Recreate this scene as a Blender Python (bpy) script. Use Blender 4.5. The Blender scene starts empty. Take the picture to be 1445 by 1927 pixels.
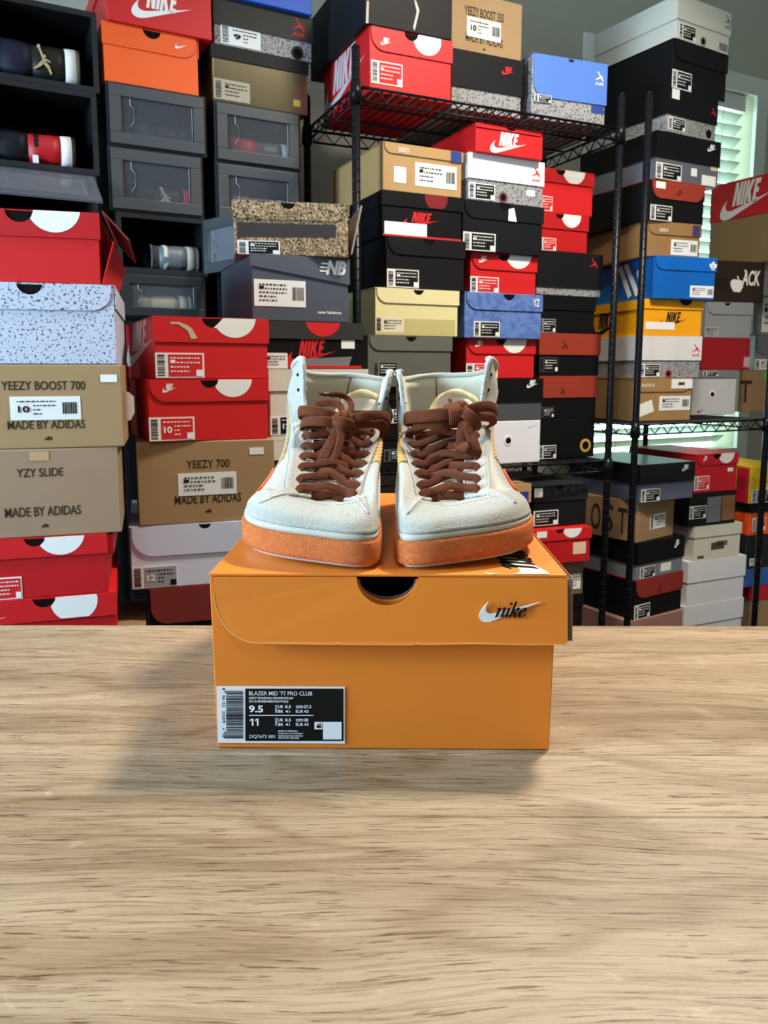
import bpy, bmesh, math, random
from mathutils import Vector, Matrix, noise

# ------------------------------------------------------------------ camera, world, lights, exposure
random.seed(7)
scene = bpy.context.scene
col = scene.collection
F, CX, CY, PITCH = 1450.0, 722.5, 891.0, math.radians(7.5)
TABLE_Z = 0.80
CAM_Z = TABLE_Z + 0.252
CP, SP = math.cos(PITCH), math.sin(PITCH)

cam_d = bpy.data.cameras.new('camera')
cam = bpy.data.objects.new('camera', cam_d); col.objects.link(cam)
cam.location = (0, 0, CAM_Z)
cam.rotation_euler = (math.pi / 2 - PITCH, 0, math.radians(0.0))
cam_d.sensor_fit = 'VERTICAL'; cam_d.sensor_height = 36.0
cam_d.lens = F / 1927 * 36.0
cam_d.shift_y = -(963.5 - CY) / 1927
cam_d.clip_start = 0.02
cam_d.dof.use_dof = True
cam_d.dof.focus_distance = 0.50
cam_d.dof.aperture_fstop = 28.0
scene.camera = cam

vs = scene.view_settings
vs.view_transform = 'Standard'; vs.look = 'None'; vs.gamma = 1.0; vs.use_curve_mapping = False
vs.exposure = -0.05

world = bpy.data.worlds.new('daylight'); scene.world = world
world.use_nodes = True
bg = world.node_tree.nodes['Background']
bg.inputs[0].default_value = (0.62, 1.0, 0.88, 1); bg.inputs[1].default_value = 9.0


def area(name, loc, target, sx, sy, power, color, spread=180):
    d = bpy.data.lights.new(name, 'AREA'); d.shape = 'RECTANGLE'; d.size = sx; d.size_y = sy
    d.energy = power; d.color = color; d.spread = math.radians(spread)
    o = bpy.data.objects.new(name, d); col.objects.link(o); o.location = loc
    v = Vector(target) - Vector(loc)
    o.rotation_euler = v.to_track_quat('-Z', 'Y').to_euler()
    return o


area('ceiling_lamp_light', (0.75, 1.30, 2.70), (0.75, 1.30, 0.0), 0.26, 0.26, 50, (1.0, 0.90, 0.76), 132)
area('ceiling_lamp_light', (-0.30, -0.55, 2.70), (-0.1, 0.1, 0.0), 0.40, 0.40, 8, (1.0, 0.92, 0.82))
area('window_daylight', (-2.02, 0.0, 1.42), (0.0, 0.60, 1.0), 0.80, 1.05, 100, (0.50, 0.73, 1.0))


# ------------------------------------------------------------------ pixel helpers
def ray(px, py):
    a, b = (px - CX) / F, (py - CY) / F
    return Vector((a, CP - b * SP, -SP - b * CP))


def at(px, py, Z):
    d = ray(px, py); k = Z / d.y
    return Vector((d.x * k, Z, CAM_Z + d.z * k))


def hit(px, py, p0, n):
    d = ray(px, py); o = Vector((0, 0, CAM_Z))
    k = (Vector(p0) - o).dot(n) / d.dot(n)
    return o + d * k


def ref_point(px, Z):
    return Vector(((px - CX) / F * Z * CP, Z, 0))


# ------------------------------------------------------------------ materials
def lin(c):
    return tuple(((v / 255) / 12.92 if v / 255 <= 0.04045 else ((v / 255 + 0.055) / 1.055) ** 2.4) for v in c)


MATS = {}


def nodes_of(name):
    m = bpy.data.materials.new(name); m.use_nodes = True
    nt = m.node_tree
    return m, nt, nt.nodes['Principled BSDF']


def card(rgb, rough=0.55, var=0.06, spec=0.4, key='card', metallic=0.0, coat=0.0):
    k = (key, rgb, rough, var, spec, metallic)
    if k in MATS: return MATS[k]
    m, nt, p = nodes_of('%s_%02x%02x%02x' % ((key,) + tuple(rgb)))
    c = lin(rgb)
    tc = nt.nodes.new('ShaderNodeTexCoord')
    nz = nt.nodes.new('ShaderNodeTexNoise'); nz.inputs['Scale'].default_value = 14; nz.inputs['Detail'].default_value = 4
    nt.links.new(tc.outputs['Object'], nz.inputs['Vector'])
    mx = nt.nodes.new('ShaderNodeMix'); mx.data_type = 'RGBA'
    mx.inputs[6].default_value = tuple(v * (1 - var) for v in c) + (1,)
    mx.inputs[7].default_value = tuple(min(1, v * (1 + var)) for v in c) + (1,)
    nt.links.new(nz.outputs['Fac'], mx.inputs[0]); nt.links.new(mx.outputs[2], p.inputs['Base Color'])
    if max(rgb) < 70: spec = min(spec, 0.16)          # matt dark card
    p.inputs['Roughness'].default_value = rough; p.inputs['Specular IOR Level'].default_value = spec
    p.inputs['Metallic'].default_value = metallic
    MATS[k] = m
    return m


def speckle(name, base, dark, scale=150, thr=0.22, rough=0.6, mid=None):
    if name in MATS: return MATS[name]
    m, nt, p = nodes_of(name)
    tc = nt.nodes.new('ShaderNodeTexCoord')
    n1 = nt.nodes.new('ShaderNodeTexNoise'); n1.inputs['Scale'].default_value = scale; n1.inputs['Detail'].default_value = 2
    n1.inputs['Distortion'].default_value = 0.25
    nt.links.new(tc.outputs['Object'], n1.inputs['Vector'])
    r = nt.nodes.new('ShaderNodeValToRGB')
    e = r.color_ramp.elements
    e[0].position = thr; e[0].color = lin(dark) + (1,)
    e[1].position = thr + 0.05; e[1].color = lin(base) + (1,)
    nt.links.new(n1.outputs['Fac'], r.inputs[0]); nt.links.new(r.outputs[0], p.inputs['Base Color'])
    p.inputs['Roughness'].default_value = rough
    MATS[name] = m
    return m


def elephant():
    if 'elephant' in MATS: return MATS['elephant']
    m, nt, p = nodes_of('elephant_print')
    tc = nt.nodes.new('ShaderNodeTexCoord')
    n1 = nt.nodes.new('ShaderNodeTexNoise'); n1.inputs['Scale'].default_value = 120; n1.inputs['Detail'].default_value = 3; n1.inputs['Distortion'].default_value = 2.5
    nt.links.new(tc.outputs['Object'], n1.inputs['Vector'])
    r = nt.nodes.new('ShaderNodeValToRGB'); e = r.color_ramp.elements
    e[0].position = 0.42; e[0].color = lin((56, 42, 32)) + (1,)
    e[1].position = 0.60; e[1].color = lin((190, 164, 128)) + (1,)
    nt.links.new(n1.outputs['Fac'], r.inputs[0]); nt.links.new(r.outputs[0], p.inputs['Base Color'])
    p.inputs['Roughness'].default_value = 0.4
    MATS['elephant'] = m
    return m


def wood():
    m, nt, p = nodes_of('light_oak')
    N, L = nt.nodes.new, nt.links.new
    tc = N('ShaderNodeTexCoord')
    oi = N('ShaderNodeObjectInfo')
    add = N('ShaderNodeVectorMath'); add.operation = 'ADD'
    cmb = N('ShaderNodeCombineXYZ')
    mul = N('ShaderNodeMath'); mul.operation = 'MULTIPLY'; mul.inputs[1].default_value = 37.0
    L(oi.outputs['Random'], mul.inputs[0]); L(mul.outputs[0], cmb.inputs[0]); L(mul.outputs[0], cmb.inputs[1])
    L(tc.outputs['Object'], add.inputs[0]); L(cmb.outputs[0], add.inputs[1])

    # the grain wanders: bend the across-grain coordinate with a slow noise
    wm = N('ShaderNodeMapping'); wm.inputs['Scale'].default_value = (3.2, 8.0, 1); L(add.outputs[0], wm.inputs[0])
    wn = N('ShaderNodeTexNoise'); wn.inputs['Scale'].default_value = 1; wn.inputs['Detail'].default_value = 2; L(wm.outputs[0], wn.inputs['Vector'])
    wc = N('ShaderNodeMath'); wc.operation = 'MULTIPLY_ADD'; wc.inputs[1].default_value = 0.045; wc.inputs[2].default_value = -0.0225; L(wn.outputs['Fac'], wc.inputs[0])
    wv = N('ShaderNodeCombineXYZ'); L(wc.outputs[0], wv.inputs[1])
    bent = N('ShaderNodeVectorMath'); bent.operation = 'ADD'; L(add.outputs[0], bent.inputs[0]); L(wv.outputs[0], bent.inputs[1])

    def noise_at(sx, sy, detail, dist=0.0, rough=0.6):
        mp = N('ShaderNodeMapping'); mp.inputs['Scale'].default_value = (sx, sy, 1)
        L(bent.outputs[0], mp.inputs[0])
        n = N('ShaderNodeTexNoise'); n.inputs['Scale'].default_value = 1; n.inputs['Detail'].default_value = detail
        n.inputs['Distortion'].default_value = dist; n.inputs['Roughness'].default_value = rough
        L(mp.outputs[0], n.inputs['Vector'])
        return n

    def ramp(src, stops):
        r = N('ShaderNodeValToRGB'); e = r.color_ramp.elements
        while len(e) < len(stops): e.new(0.5)
        for q, (pos, c) in zip(e, stops):
            q.position = pos; q.color = (c if len(c) == 4 else lin(c) + (1,))
        L(src, r.inputs[0])
        return r
    tone = ramp(noise_at(1.4, 22, 5, 0.4).outputs['Fac'], [(0.28, (146, 125, 98)), (0.5, (167, 145, 116)), (0.72, (186, 164, 134))])
    # broad flowing cathedral figure
    fig = ramp(noise_at(2.4, 13, 2.0, 0.8).outputs['Fac'], [(0.42, (1, 1, 1, 1)), (0.47, (0.70, 0.64, 0.56, 1)), (0.51, (1, 1, 1, 1))])
    fib = ramp(noise_at(18, 560, 5, 0.2, 0.75).outputs['Fac'], [(0.37, (0.50, 0.44, 0.37, 1)), (0.53, (0.94, 0.93, 0.92, 1)), (0.68, (1.0, 1.0, 1.0, 1))])
    pore = ramp(noise_at(34, 640, 3, 0.2).outputs['Fac'], [(0.35, (0.34, 0.26, 0.20, 1)), (0.40, (1, 1, 1, 1))])
    medul = ramp(noise_at(40, 55, 2, 1.0).outputs['Fac'], [(0.66, (0, 0, 0, 1)), (0.76, (0.10, 0.095, 0.08, 1))])
    cur = tone.outputs[0]
    for r, f in ((fig, 0.85), (fib, 0.8), (pore, 0.9)):
        mx = N('ShaderNodeMix'); mx.data_type = 'RGBA'; mx.blend_type = 'MULTIPLY'; mx.inputs[0].default_value = f
        L(cur, mx.inputs[6]); L(r.outputs[0], mx.inputs[7]); cur = mx.outputs[2]
    mx = N('ShaderNodeMix'); mx.data_type = 'RGBA'; mx.blend_type = 'ADD'; mx.inputs[0].default_value = 0.7
    L(cur, mx.inputs[6]); L(medul.outputs[0], mx.inputs[7]); cur = mx.outputs[2]
    L(cur, p.inputs['Base Color'])
    p.inputs['Roughness'].default_value = 0.42; p.inputs['Specular IOR Level'].default_value = 0.45
    bp = N('ShaderNodeBump'); bp.inputs['Strength'].default_value = 0.25; bp.inputs['Distance'].default_value = 0.0006
    L(fib.outputs[0], bp.inputs['Height']); L(bp.outputs[0], p.inputs['Normal'])
    return m


def suede(name, rgb, bump=0.5, scale=420, spec=0.2, dark=0.72, rough=0.9, dist=0.0008, thr=0.34):
    m, nt, p = nodes_of(name)
    N, L = nt.nodes.new, nt.links.new
    tc = N('ShaderNodeTexCoord')
    n = N('ShaderNodeTexNoise'); n.inputs['Scale'].default_value = scale; n.inputs['Detail'].default_value = 4; n.inputs['Roughness'].default_value = 0.65
    L(tc.outputs['Object'], n.inputs['Vector'])
    r = N('ShaderNodeValToRGB'); e = r.color_ramp.elements; c = lin(rgb)
    e[0].position = thr - 0.06; e[0].color = tuple(v * dark for v in c) + (1,)
    e[1].position = thr + 0.10; e[1].color = c + (1,)
    L(n.outputs['Fac'], r.inputs[0]); L(r.outputs[0], p.inputs['Base Color'])
    bp = N('ShaderNodeBump'); bp.inputs['Strength'].default_value = bump; bp.inputs['Distance'].default_value = dist
    L(n.outputs['Fac'], bp.inputs['Height']); L(bp.outputs[0], p.inputs['Normal'])
    p.inputs['Roughness'].default_value = rough; p.inputs['Specular IOR Level'].default_value = spec
    p.inputs['Sheen Weight'].default_value = 0.25
    return m


def crater_rubber():
    m, nt, p = nodes_of('crinkled_orange_rubber')
    N, L = nt.nodes.new, nt.links.new
    tc = N('ShaderNodeTexCoord')
    n = N('ShaderNodeTexNoise'); n.inputs['Scale'].default_value = 170; n.inputs['Detail'].default_value = 1.0; n.inputs['Distortion'].default_value = 9.0
    L(tc.outputs['Object'], n.inputs['Vector'])
    r = N('ShaderNodeValToRGB'); e = r.color_ramp.elements
    e[0].position = 0.40; e[0].color = (0, 0, 0, 1); e[1].position = 0.5; e[1].color = (1, 1, 1, 1)
    x = e.new(0.62); x.color = (0.1, 0.1, 0.1, 1)
    L(n.outputs['Fac'], r.inputs[0])
    bp = N('ShaderNodeBump'); bp.inputs['Strength'].default_value = 0.75; bp.inputs['Distance'].default_value = 0.0011
    L(r.outputs[0], bp.inputs['Height']); L(bp.outputs[0], p.inputs['Normal'])
    p.inputs['Base Color'].default_value = lin((230, 126, 68)) + (1,)
    p.inputs['Roughness'].default_value = 0.75; p.inputs['Specular IOR Level'].default_value = 0.2
    return m


def lace_mat():
    m, nt, p = nodes_of('brown_woven_lace')
    N, L = nt.nodes.new, nt.links.new
    uv = N('ShaderNodeTexCoord')
    sep = N('ShaderNodeSeparateXYZ'); L(uv.outputs['UV'], sep.inputs[0])
    mu = N('ShaderNodeMath'); mu.operation = 'MULTIPLY'; mu.inputs[1].default_value = 2 * math.pi * 7
    L(sep.outputs[1], mu.inputs[0])
    sn = N('ShaderNodeMath'); sn.operation = 'SINE'; L(mu.outputs[0], sn.inputs[0])
    mu2 = N('ShaderNodeMath'); mu2.operation = 'MULTIPLY'; mu2.inputs[1].default_value = 5200.0
    L(sep.outputs[0], mu2.inputs[0])
    sn2 = N('ShaderNodeMath'); sn2.operation = 'SINE'; L(mu2.outputs[0], sn2.inputs[0])
    ad = N('ShaderNodeMath'); ad.operation = 'MULTIPLY_ADD'; ad.inputs[1].default_value = 0.25
    L(sn2.outputs[0], ad.inputs[0]); L(sn.outputs[0], ad.inputs[2])
    mr = N('ShaderNodeMapRange'); mr.inputs[1].default_value = -1.2; mr.inputs[2].default_value = 1.2
    L(ad.outputs[0], mr.inputs[0])
    r = N('ShaderNodeValToRGB'); e = r.color_ramp.elements
    e[0].position = 0.0; e[0].color = lin((62, 30, 17)) + (1,); e[1].position = 0.45; e[1].color = lin((118, 62, 37)) + (1,)
    L(mr.outputs[0], r.inputs[0]); L(r.outputs[0], p.inputs['Base Color'])
    bp = N('ShaderNodeBump'); bp.inputs['Strength'].default_value = 0.7; bp.inputs['Distance'].default_value = 0.0006
    L(mr.outputs[0], bp.inputs['Height']); L(bp.outputs[0], p.inputs['Normal'])
    p.inputs['Roughness'].default_value = 0.85; p.inputs['Specular IOR Level'].default_value = 0.2
    return m


def ribbed(name, rgb, freq=900, axis=2):
    m, nt, p = nodes_of(name)
    N, L = nt.nodes.new, nt.links.new
    tc = N('ShaderNodeTexCoord'); sep = N('ShaderNodeSeparateXYZ'); L(tc.outputs['Object'], sep.inputs[0])
    mu = N('ShaderNodeMath'); mu.operation = 'MULTIPLY'; mu.inputs[1].default_value = freq * 2; L(sep.outputs[axis], mu.inputs[0])
    sn = N('ShaderNodeMath'); sn.operation = 'SINE'; L(mu.outputs[0], sn.inputs[0])
    bp = N('ShaderNodeBump'); bp.inputs['Strength'].default_value = 0.5; bp.inputs['Distance'].default_value = 0.0006
    L(sn.outputs[0], bp.inputs['Height']); L(bp.outputs[0], p.inputs['Normal'])
    p.inputs['Base Color'].default_value = lin(rgb) + (1,); p.inputs['Roughness'].default_value = 0.8
    return m


def clear_plastic(name, rgb, alpha, rough=0.12):
    m = bpy.data.materials.new(name); m.use_nodes = True
    nt = m.node_tree; p = nt.nodes['Principled BSDF']; out = nt.nodes['Material Output']
    p.inputs['Base Color'].default_value = lin(rgb) + (1,); p.inputs['Roughness'].default_value = rough
    t = nt.nodes.new('ShaderNodeBsdfTransparent'); mx = nt.nodes.new('ShaderNodeMixShader'); mx.inputs[0].default_value = alpha
    nt.links.new(t.outputs[0], mx.inputs[1]); nt.links.new(p.outputs[0], mx.inputs[2]); nt.links.new(mx.outputs[0], out.inputs[0])
    return m


# ------------------------------------------------------------------ object helpers
def empty(name, loc, rz=0.0, label=None, cat=None, group=None):
    o = bpy.data.objects.new(name, None); col.objects.link(o)
    o.empty_display_size = 0.05
    o.location = loc; o.rotation_euler = (0, 0, rz)
    tag(o, label, cat, group)
    return o


def tag(o, label=None, cat=None, group=None, kind=None):
    if label: o['label'] = label
    if cat: o['category'] = cat
    if group: o['group'] = group
    if kind: o['kind'] = kind
    return o


def mesh_obj(name, verts, faces, mat, parent=None, smooth=False, loc=None, uvs=None):
    me = bpy.data.meshes.new(name)
    me.from_pydata([tuple(v) for v in verts], [], faces)
    if uvs:
        ul = me.uv_layers.new(name='uv')
        for lp in me.loops: ul.data[lp.index].uv = uvs[lp.vertex_index]
    if smooth:
        for p in me.polygons: p.use_smooth = True
    me.materials.append(mat)
    o = bpy.data.objects.new(name, me); col.objects.link(o)
    if parent: o.parent = parent
    if loc is not None: o.location = loc
    return o


class MB:
    def __init__(s): s.v = []; s.f = []

    def add(s, v, f):
        k = len(s.v); s.v += [tuple(q) for q in v]; s.f += [tuple(i + k for i in q) for q in f]
        return s

    def box(s, x0, x1, y0, y1, z0, z1):
        v = [(x, y, z) for z in (z0, z1) for y in (y0, y1) for x in (x0, x1)]
        return s.add(v, [(0, 2, 3, 1), (4, 5, 7, 6), (0, 1, 5, 4), (2, 6, 7, 3), (0, 4, 6, 2), (1, 3, 7, 5)])

    def prism(s, pts, fn0, fn1):
        """pts 2D counter-clockwise seen from the fn0 side; fn0/fn1 map a 2D point to the two ends"""
        n = len(pts)
        v = [fn0(*p) for p in pts] + [fn1(*p) for p in pts]
        f = [tuple(range(n)), tuple(range(2 * n - 1, n - 1, -1))]
        f += [(i, i + n, (i + 1) % n + n, (i + 1) % n) for i in range(n)]
        return s.add(v, f)

    def tube(s, pts, r, n=8, cap=True):
        rings = []
        P = [Vector(p) for p in pts]
        for i, p in enumerate(P):
            d = (P[min(i + 1, len(P) - 1)] - P[max(i - 1, 0)]).normalized()
            a = d.cross(Vector((0, 0, 1)))
            if a.length < 1e-3: a = d.cross(Vector((1, 0, 0)))
            a.normalize(); b = d.cross(a)
            rr = r[i] if isinstance(r, (list, tuple)) else r
            rings.append([p + (a * math.cos(2 * math.pi * k / n) + b * math.sin(2 * math.pi * k / n)) * rr for k in range(n)])
        v = [q for R in rings for q in R]; f = []
        for i in range(len(rings) - 1):
            for k in range(n):
                f.append((i * n + k, i * n + (k + 1) % n, (i + 1) * n + (k + 1) % n, (i + 1) * n + k))
        if cap: f += [tuple(range(n - 1, -1, -1)), tuple(range((len(rings) - 1) * n, len(rings) * n))]
        return s.add(v, f)

    def build(s, name, mat, parent=None, smooth=False, loc=None):
        return mesh_obj(name, s.v, s.f, mat, parent, smooth, loc)


def bevel(o, w=0.0015, seg=2):
    m = o.modifiers.new('bevel', 'BEVEL'); m.width = w; m.segments = seg; m.limit_method = 'ANGLE'
    return o


# ------------------------------------------------------------------ the room
WALL_YAW = math.radians(28)
WU = Vector((math.cos(WALL_YAW), math.sin(WALL_YAW), 0)); WN = Vector((-math.sin(WALL_YAW), math.cos(WALL_YAW), 0))
WALL_D = 2.47          # distance of the shelved wall along WN
CEIL = 2.80


def wall_uz(px, py):
    p = hit(px, py, WN * WALL_D, WN)
    return p.dot(WU), p.z


M_wall = card((190, 185, 170), 0.85, 0.03, 0.2, 'painted_wall')
M_wall2 = card((176, 172, 162), 0.85, 0.03, 0.2, 'painted_wall')
M_ceil = card((225, 222, 215), 0.9, 0.02, 0.2, 'ceiling_paint')
M_floor = card((92, 74, 58), 0.6, 0.15, 0.3, 'floor')
M_white = card((232, 232, 226), 0.45, 0.02, 0.4, 'white_trim')
M_black = card((20, 20, 22), 0.5, 0.1, 0.4, 'black')
M_hole_shade = card((9, 9, 10), 0.8, 0.1, 0.1, 'hole_shade')  # near-black colour standing in for the shade inside openings


def struct(name, mb, mat, loc=None, rz=0.0):
    o = mb.build(name, mat, None, loc=loc); o.rotation_euler = (0, 0, rz); o['kind'] = 'structure'
    return o


struct('floor', MB().box(-4.0, 5.0, -3.0, 5.5, -0.05, 0.0), M_floor)
struct('ceiling', MB().box(-4.0, 5.0, -3.0, 5.5, CEIL, CEIL + 0.05), M_ceil)
# shelved wall with its window, in a frame turned by WALL_YAW
u0, z1 = wall_uz(1428, 152)
u0 = wall_uz(1432, 300)[0]
ul = wall_uz(1096, 90)[0]
WZ0, WZ1 = 0.62, z1
TR = 0.075
wu0, wu1 = ul + TR, u0 - TR         # glass opening
wz0, wz1 = WZ0 + TR, WZ1 - TR
w = MB()
y0, y1 = WALL_D, WALL_D + 0.12
w.box(-3.0, wu0, y0, y1, 0, CEIL); w.box(wu1, 5.6, y0, y1, 0, CEIL)
w.box(wu0, wu1, y0, y1, 0, wz0); w.box(wu0, wu1, y0, y1, wz1, CEIL)
struct('wall_back', w, M_wall, rz=WALL_YAW)
# side, left and front walls
struct('wall_left', MB().box(-2.22, -2.10, -3.0, -0.5, 0, CEIL).box(-2.22, -2.10, 0.5, 2.6, 0, CEIL)
       .box(-2.22, -2.10, -0.5, 0.5, 0, 0.85).box(-2.22, -2.10, -0.5, 0.5, 2.0, CEIL), M_wall2)
struct('wall_front', MB().box(-2.22, 4.0, -2.4, -2.3, 0, CEIL), M_wall2)
struct('wall_right', MB().box(3.4, 3.5, -2.4, 5.4, 0, CEIL), M_wall2)

win = empty('window_1', (0, 0, 0), WALL_YAW); win['kind'] = 'structure'
win['label'] = 'white framed window with horizontal blinds behind the right hand boxes'
fr = MB()
fr.box(ul, wu0, y0 - 0.02, y0 - 0.001, WZ0, WZ1); fr.box(wu1, u0, y0 - 0.02, y0 - 0.001, WZ0, WZ1)
fr.box(wu0, wu1, y0 - 0.02, y0 - 0.001, wz1, WZ1); fr.box(wu0, wu1, y0 - 0.035, y0 - 0.001, WZ0, wz0)
fr.build('window_frame', M_white, win)
MB().box(wu0, wu1, y0 + 0.085, y0 + 0.09, wz0, wz1).build('pane', clear_plastic('window_glass', (220, 240, 235), 0.06, 0.02), win)
M_slat = card((226, 232, 228), 0.5, 0.02, 0.3, 'blind_slat')
MB().box(wu0 + 0.01, wu1 - 0.045, y0 + 0.005, y0 + 0.07, wz1 - 0.07, wz1 - 0.002).build('blind_head_rail', M_white, win)
nsl = int((wz1 - 0.07 - wz0) / 0.052)
a = math.radians(38)
sl_me = None
for i in range(nsl):
    zc = wz1 - 0.095 - i * 0.052
    if sl_me is None:
        dy, dz = 0.025 * math.cos(a), 0.025 * math.sin(a)
        t = 0.0015
        v = [(x, s * dy, -s * dz + q) for x in (wu0 + 0.012, wu1 - 0.05) for s in (-1, 1) for q in (-t, t)]
        o = mesh_obj('slat', v, [(0, 1, 3, 2), (4, 6, 7, 5), (0, 4, 5, 1), (2, 3, 7, 6), (1, 5, 7, 3), (0, 2, 6, 4)], M_slat, win)
        sl_me = o.data
    else:
        o = bpy.data.objects.new('slat', sl_me); col.objects.link(o); o.parent = win
    o.location = (0, y0 + 0.035, zc)
for uu in (0.2, 0.8):
    MB().tube([(wu0 + (wu1 - wu0) * uu, y0 + 0.008, wz0 + 0.01), (wu0 + (wu1 - wu0) * uu, y0 + 0.008, wz1 - 0.05)], 0.0015, 5).build('ladder_cord', M_white, win)

win2 = MB()
win2.box(-2.23, -2.09, -0.5, -0.45, 0.85, 2.0).box(-2.23, -2.09, 0.45, 0.5, 0.85, 2.0).box(-2.23, -2.09, -0.45, 0.45, 0.85, 0.9).box(-2.23, -2.09, -0.45, 0.45, 1.95, 2.0)
o = struct('window_2', win2, M_white); o['label'] = 'white framed side window letting cool daylight in'

# ------------------------------------------------------------------ the table
M_wood = wood()
TYAW = math.radians(-0.25)
tb = empty('table', (0.05, 0.25, 0), TYAW, 'light oak table top carrying the orange shoe box', 'table')


def board(y0, y1, x0=-1.15, x1=1.05):
    o = MB().box(x0, x1, y0 - 0.25 + 0.0003, y1 - 0.25 - 0.0003, TABLE_Z - 0.03, TABLE_Z).build('board', M_wood, tb)
    bevel(o, 0.0006, 1)
    return o


YB = 0.746
board(0.672, YB); board(0.483, 0.672); board(0.411, 0.483); board(-0.06, 0.411)
MB().box(-1.08, 0.98, -0.24, 0.44, TABLE_Z - 0.09, TABLE_Z - 0.031).build('apron', M_white, tb)
for lx in (-1.06, 0.92):
    for ly in (-0.24, 0.39):
        MB().box(lx, lx + 0.05, ly, ly + 0.05, 0, TABLE_Z - 0.0905).build('leg', M_white, tb)


# ------------------------------------------------------------------ wire racks
M_wire = card((24, 25, 29), 0.32, 0.05, 0.6, 'black_wire', metallic=0.4)


POLES = []


def rack(label, corner, yaw, width, depth, height, shelves, clipz=()):
    r = empty('wire_rack', (corner[0], corner[1], 0), yaw, label, 'rack', 'black wire racks along the wall')
    for x in (0, width):
        for y in (0, depth):
            m = MB().tube([(x, y, 0), (x, y, height - 0.004)], 0.0100, 10)
            pole = m.build('pole', M_wire, r, True)
            POLES.append((corner[0] + x * math.cos(yaw) - y * math.sin(yaw), corner[1] + x * math.sin(yaw) + y * math.cos(yaw), yaw, height))
            g = MB()
            k = 0.05
            while k < height - 0.02:
                g.tube([(x, y, k), (x, y, k + 0.003)], 0.0104, 10); k += 0.0254
            o = g.build('groove_rings', card((36, 37, 41), 0.3, 0.05, 0.6, 'ring', metallic=0.5), pole); o['kind'] = 'stuff'
            MB().tube([(x, y, height - 0.004), (x, y, height + 0.004)], [0.0106, 0.005], 10).build('cap', M_wire, pole, True)
    for z in shelves:
        s = MB()
        for (xa, ya, xb, yb) in ((0, 0, width, 0), (0, depth, width, depth), (0, 0, 0, depth), (width, 0, width, depth)):
            s.tube([(xa, ya, z - 0.004), (xb, yb, z - 0.004)], 0.0035, 6)
            s.tube([(xa, ya, z - 0.034), (xb, yb, z - 0.034)], 0.0030, 6)
        sh = s.build('shelf_frame', M_wire, r, True)
        wv = MB(); n = int(width / 0.024)
        for i in range(1, n):
            x = width * i / n
            wv.tube([(x, 0, z - 0.002), (x, depth, z - 0.002)], 0.0019, 5)
        for yy in (depth * 0.33, depth * 0.67):
            wv.tube([(0, yy, z - 0.006), (width, yy, z - 0.006)], 0.003, 6)
        o = wv.build('shelf_wires', M_wire, sh, True); o['kind'] = 'stuff'
        tr = MB()
        for (axis, c) in ((0, 0), (0, depth), (1, 0), (1, width)):
            ln = width if axis == 0 else depth
            k = max(2, int(ln / 0.05)); pts = []
            for i in range(2 * k + 1):
                q = ln * i / (2 * k); zz = z - 0.005 if i % 2 == 0 else z - 0.033
                pts.append((q, c, zz) if axis == 0 else (c, q, zz))
            tr.tube(pts, 0.0022, 5)
        o = tr.build('shelf_truss', M_wire, sh, True); o['kind'] = 'stuff'
        for x in (0, width):
            for y in (0, depth):
                MB().tube([(x, y, z - 0.042), (x, y, z + 0.004)], [0.0150, 0.0130], 12).build('collar', M_wire, sh, True)
    return r


A_YAW = math.radians(24)
A_L = ref_point(672, 1.90)


def span(p, yaw, px):
    """distance along a rack's front from p to the pixel column px"""
    u = Vector((math.cos(yaw), math.sin(yaw), 0)); q = hit(px, 700, p, Vector((-u.y, u.x, 0)))
    return (q - p).dot(u)


SHELF_A = 1.717
rack('black wire rack in the middle holding the boxes around the red lids', A_L, A_YAW, span(A_L, A_YAW, 1150), 0.36, SHELF_A + 0.085, [SHELF_A, 0.80, 0.14])
B_YAW = math.radians(27)
B_L = ref_point(1200, 2.25)
SHELF_B = at(1250, 790, 2.42).z - 0.001
rack('black wire rack at the right in front of the window blinds', B_L, B_YAW, span(B_L, B_YAW, 1449), 0.52, SHELF_A + 0.10, [SHELF_B, 0.10])


# ------------------------------------------------------------------ lettering and marks (2D polygons, unit sized)
_TXT = {}


def text_polys(s, bold=0.0, shear=0.0):
    """-> (verts2d, faces) of a line of lettering"""
    k = (s, bold, shear)
    if k not in _TXT:
        cu = bpy.data.curves.new('lettering', 'FONT'); cu.body = s; cu.offset = bold; cu.shear = shear
        cu.resolution_u = 3
        ob = bpy.data.objects.new('lettering', cu)
        me = bpy.data.meshes.new_from_object(ob)
        v = [(q.co.x, q.co.y) for q in me.vertices]; f = [tuple(p.vertices) for p in me.polygons]
        bpy.data.objects.remove(ob); bpy.data.curves.remove(cu); bpy.data.meshes.remove(me)
        _TXT[k] = (v, f)
    return _TXT[k]


def bez(p0, p1, p2, p3, n=6):
    r = []
    for i in range(1, n + 1):
        t = i / n; a = (1 - t) ** 3; b = 3 * t * (1 - t) ** 2; c = 3 * t * t * (1 - t); d = t ** 3
        r.append((a * p0[0] + b * p1[0] + c * p2[0] + d * p3[0], a * p0[1] + b * p1[1] + c * p2[1] + d * p3[1]))
    return r


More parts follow.
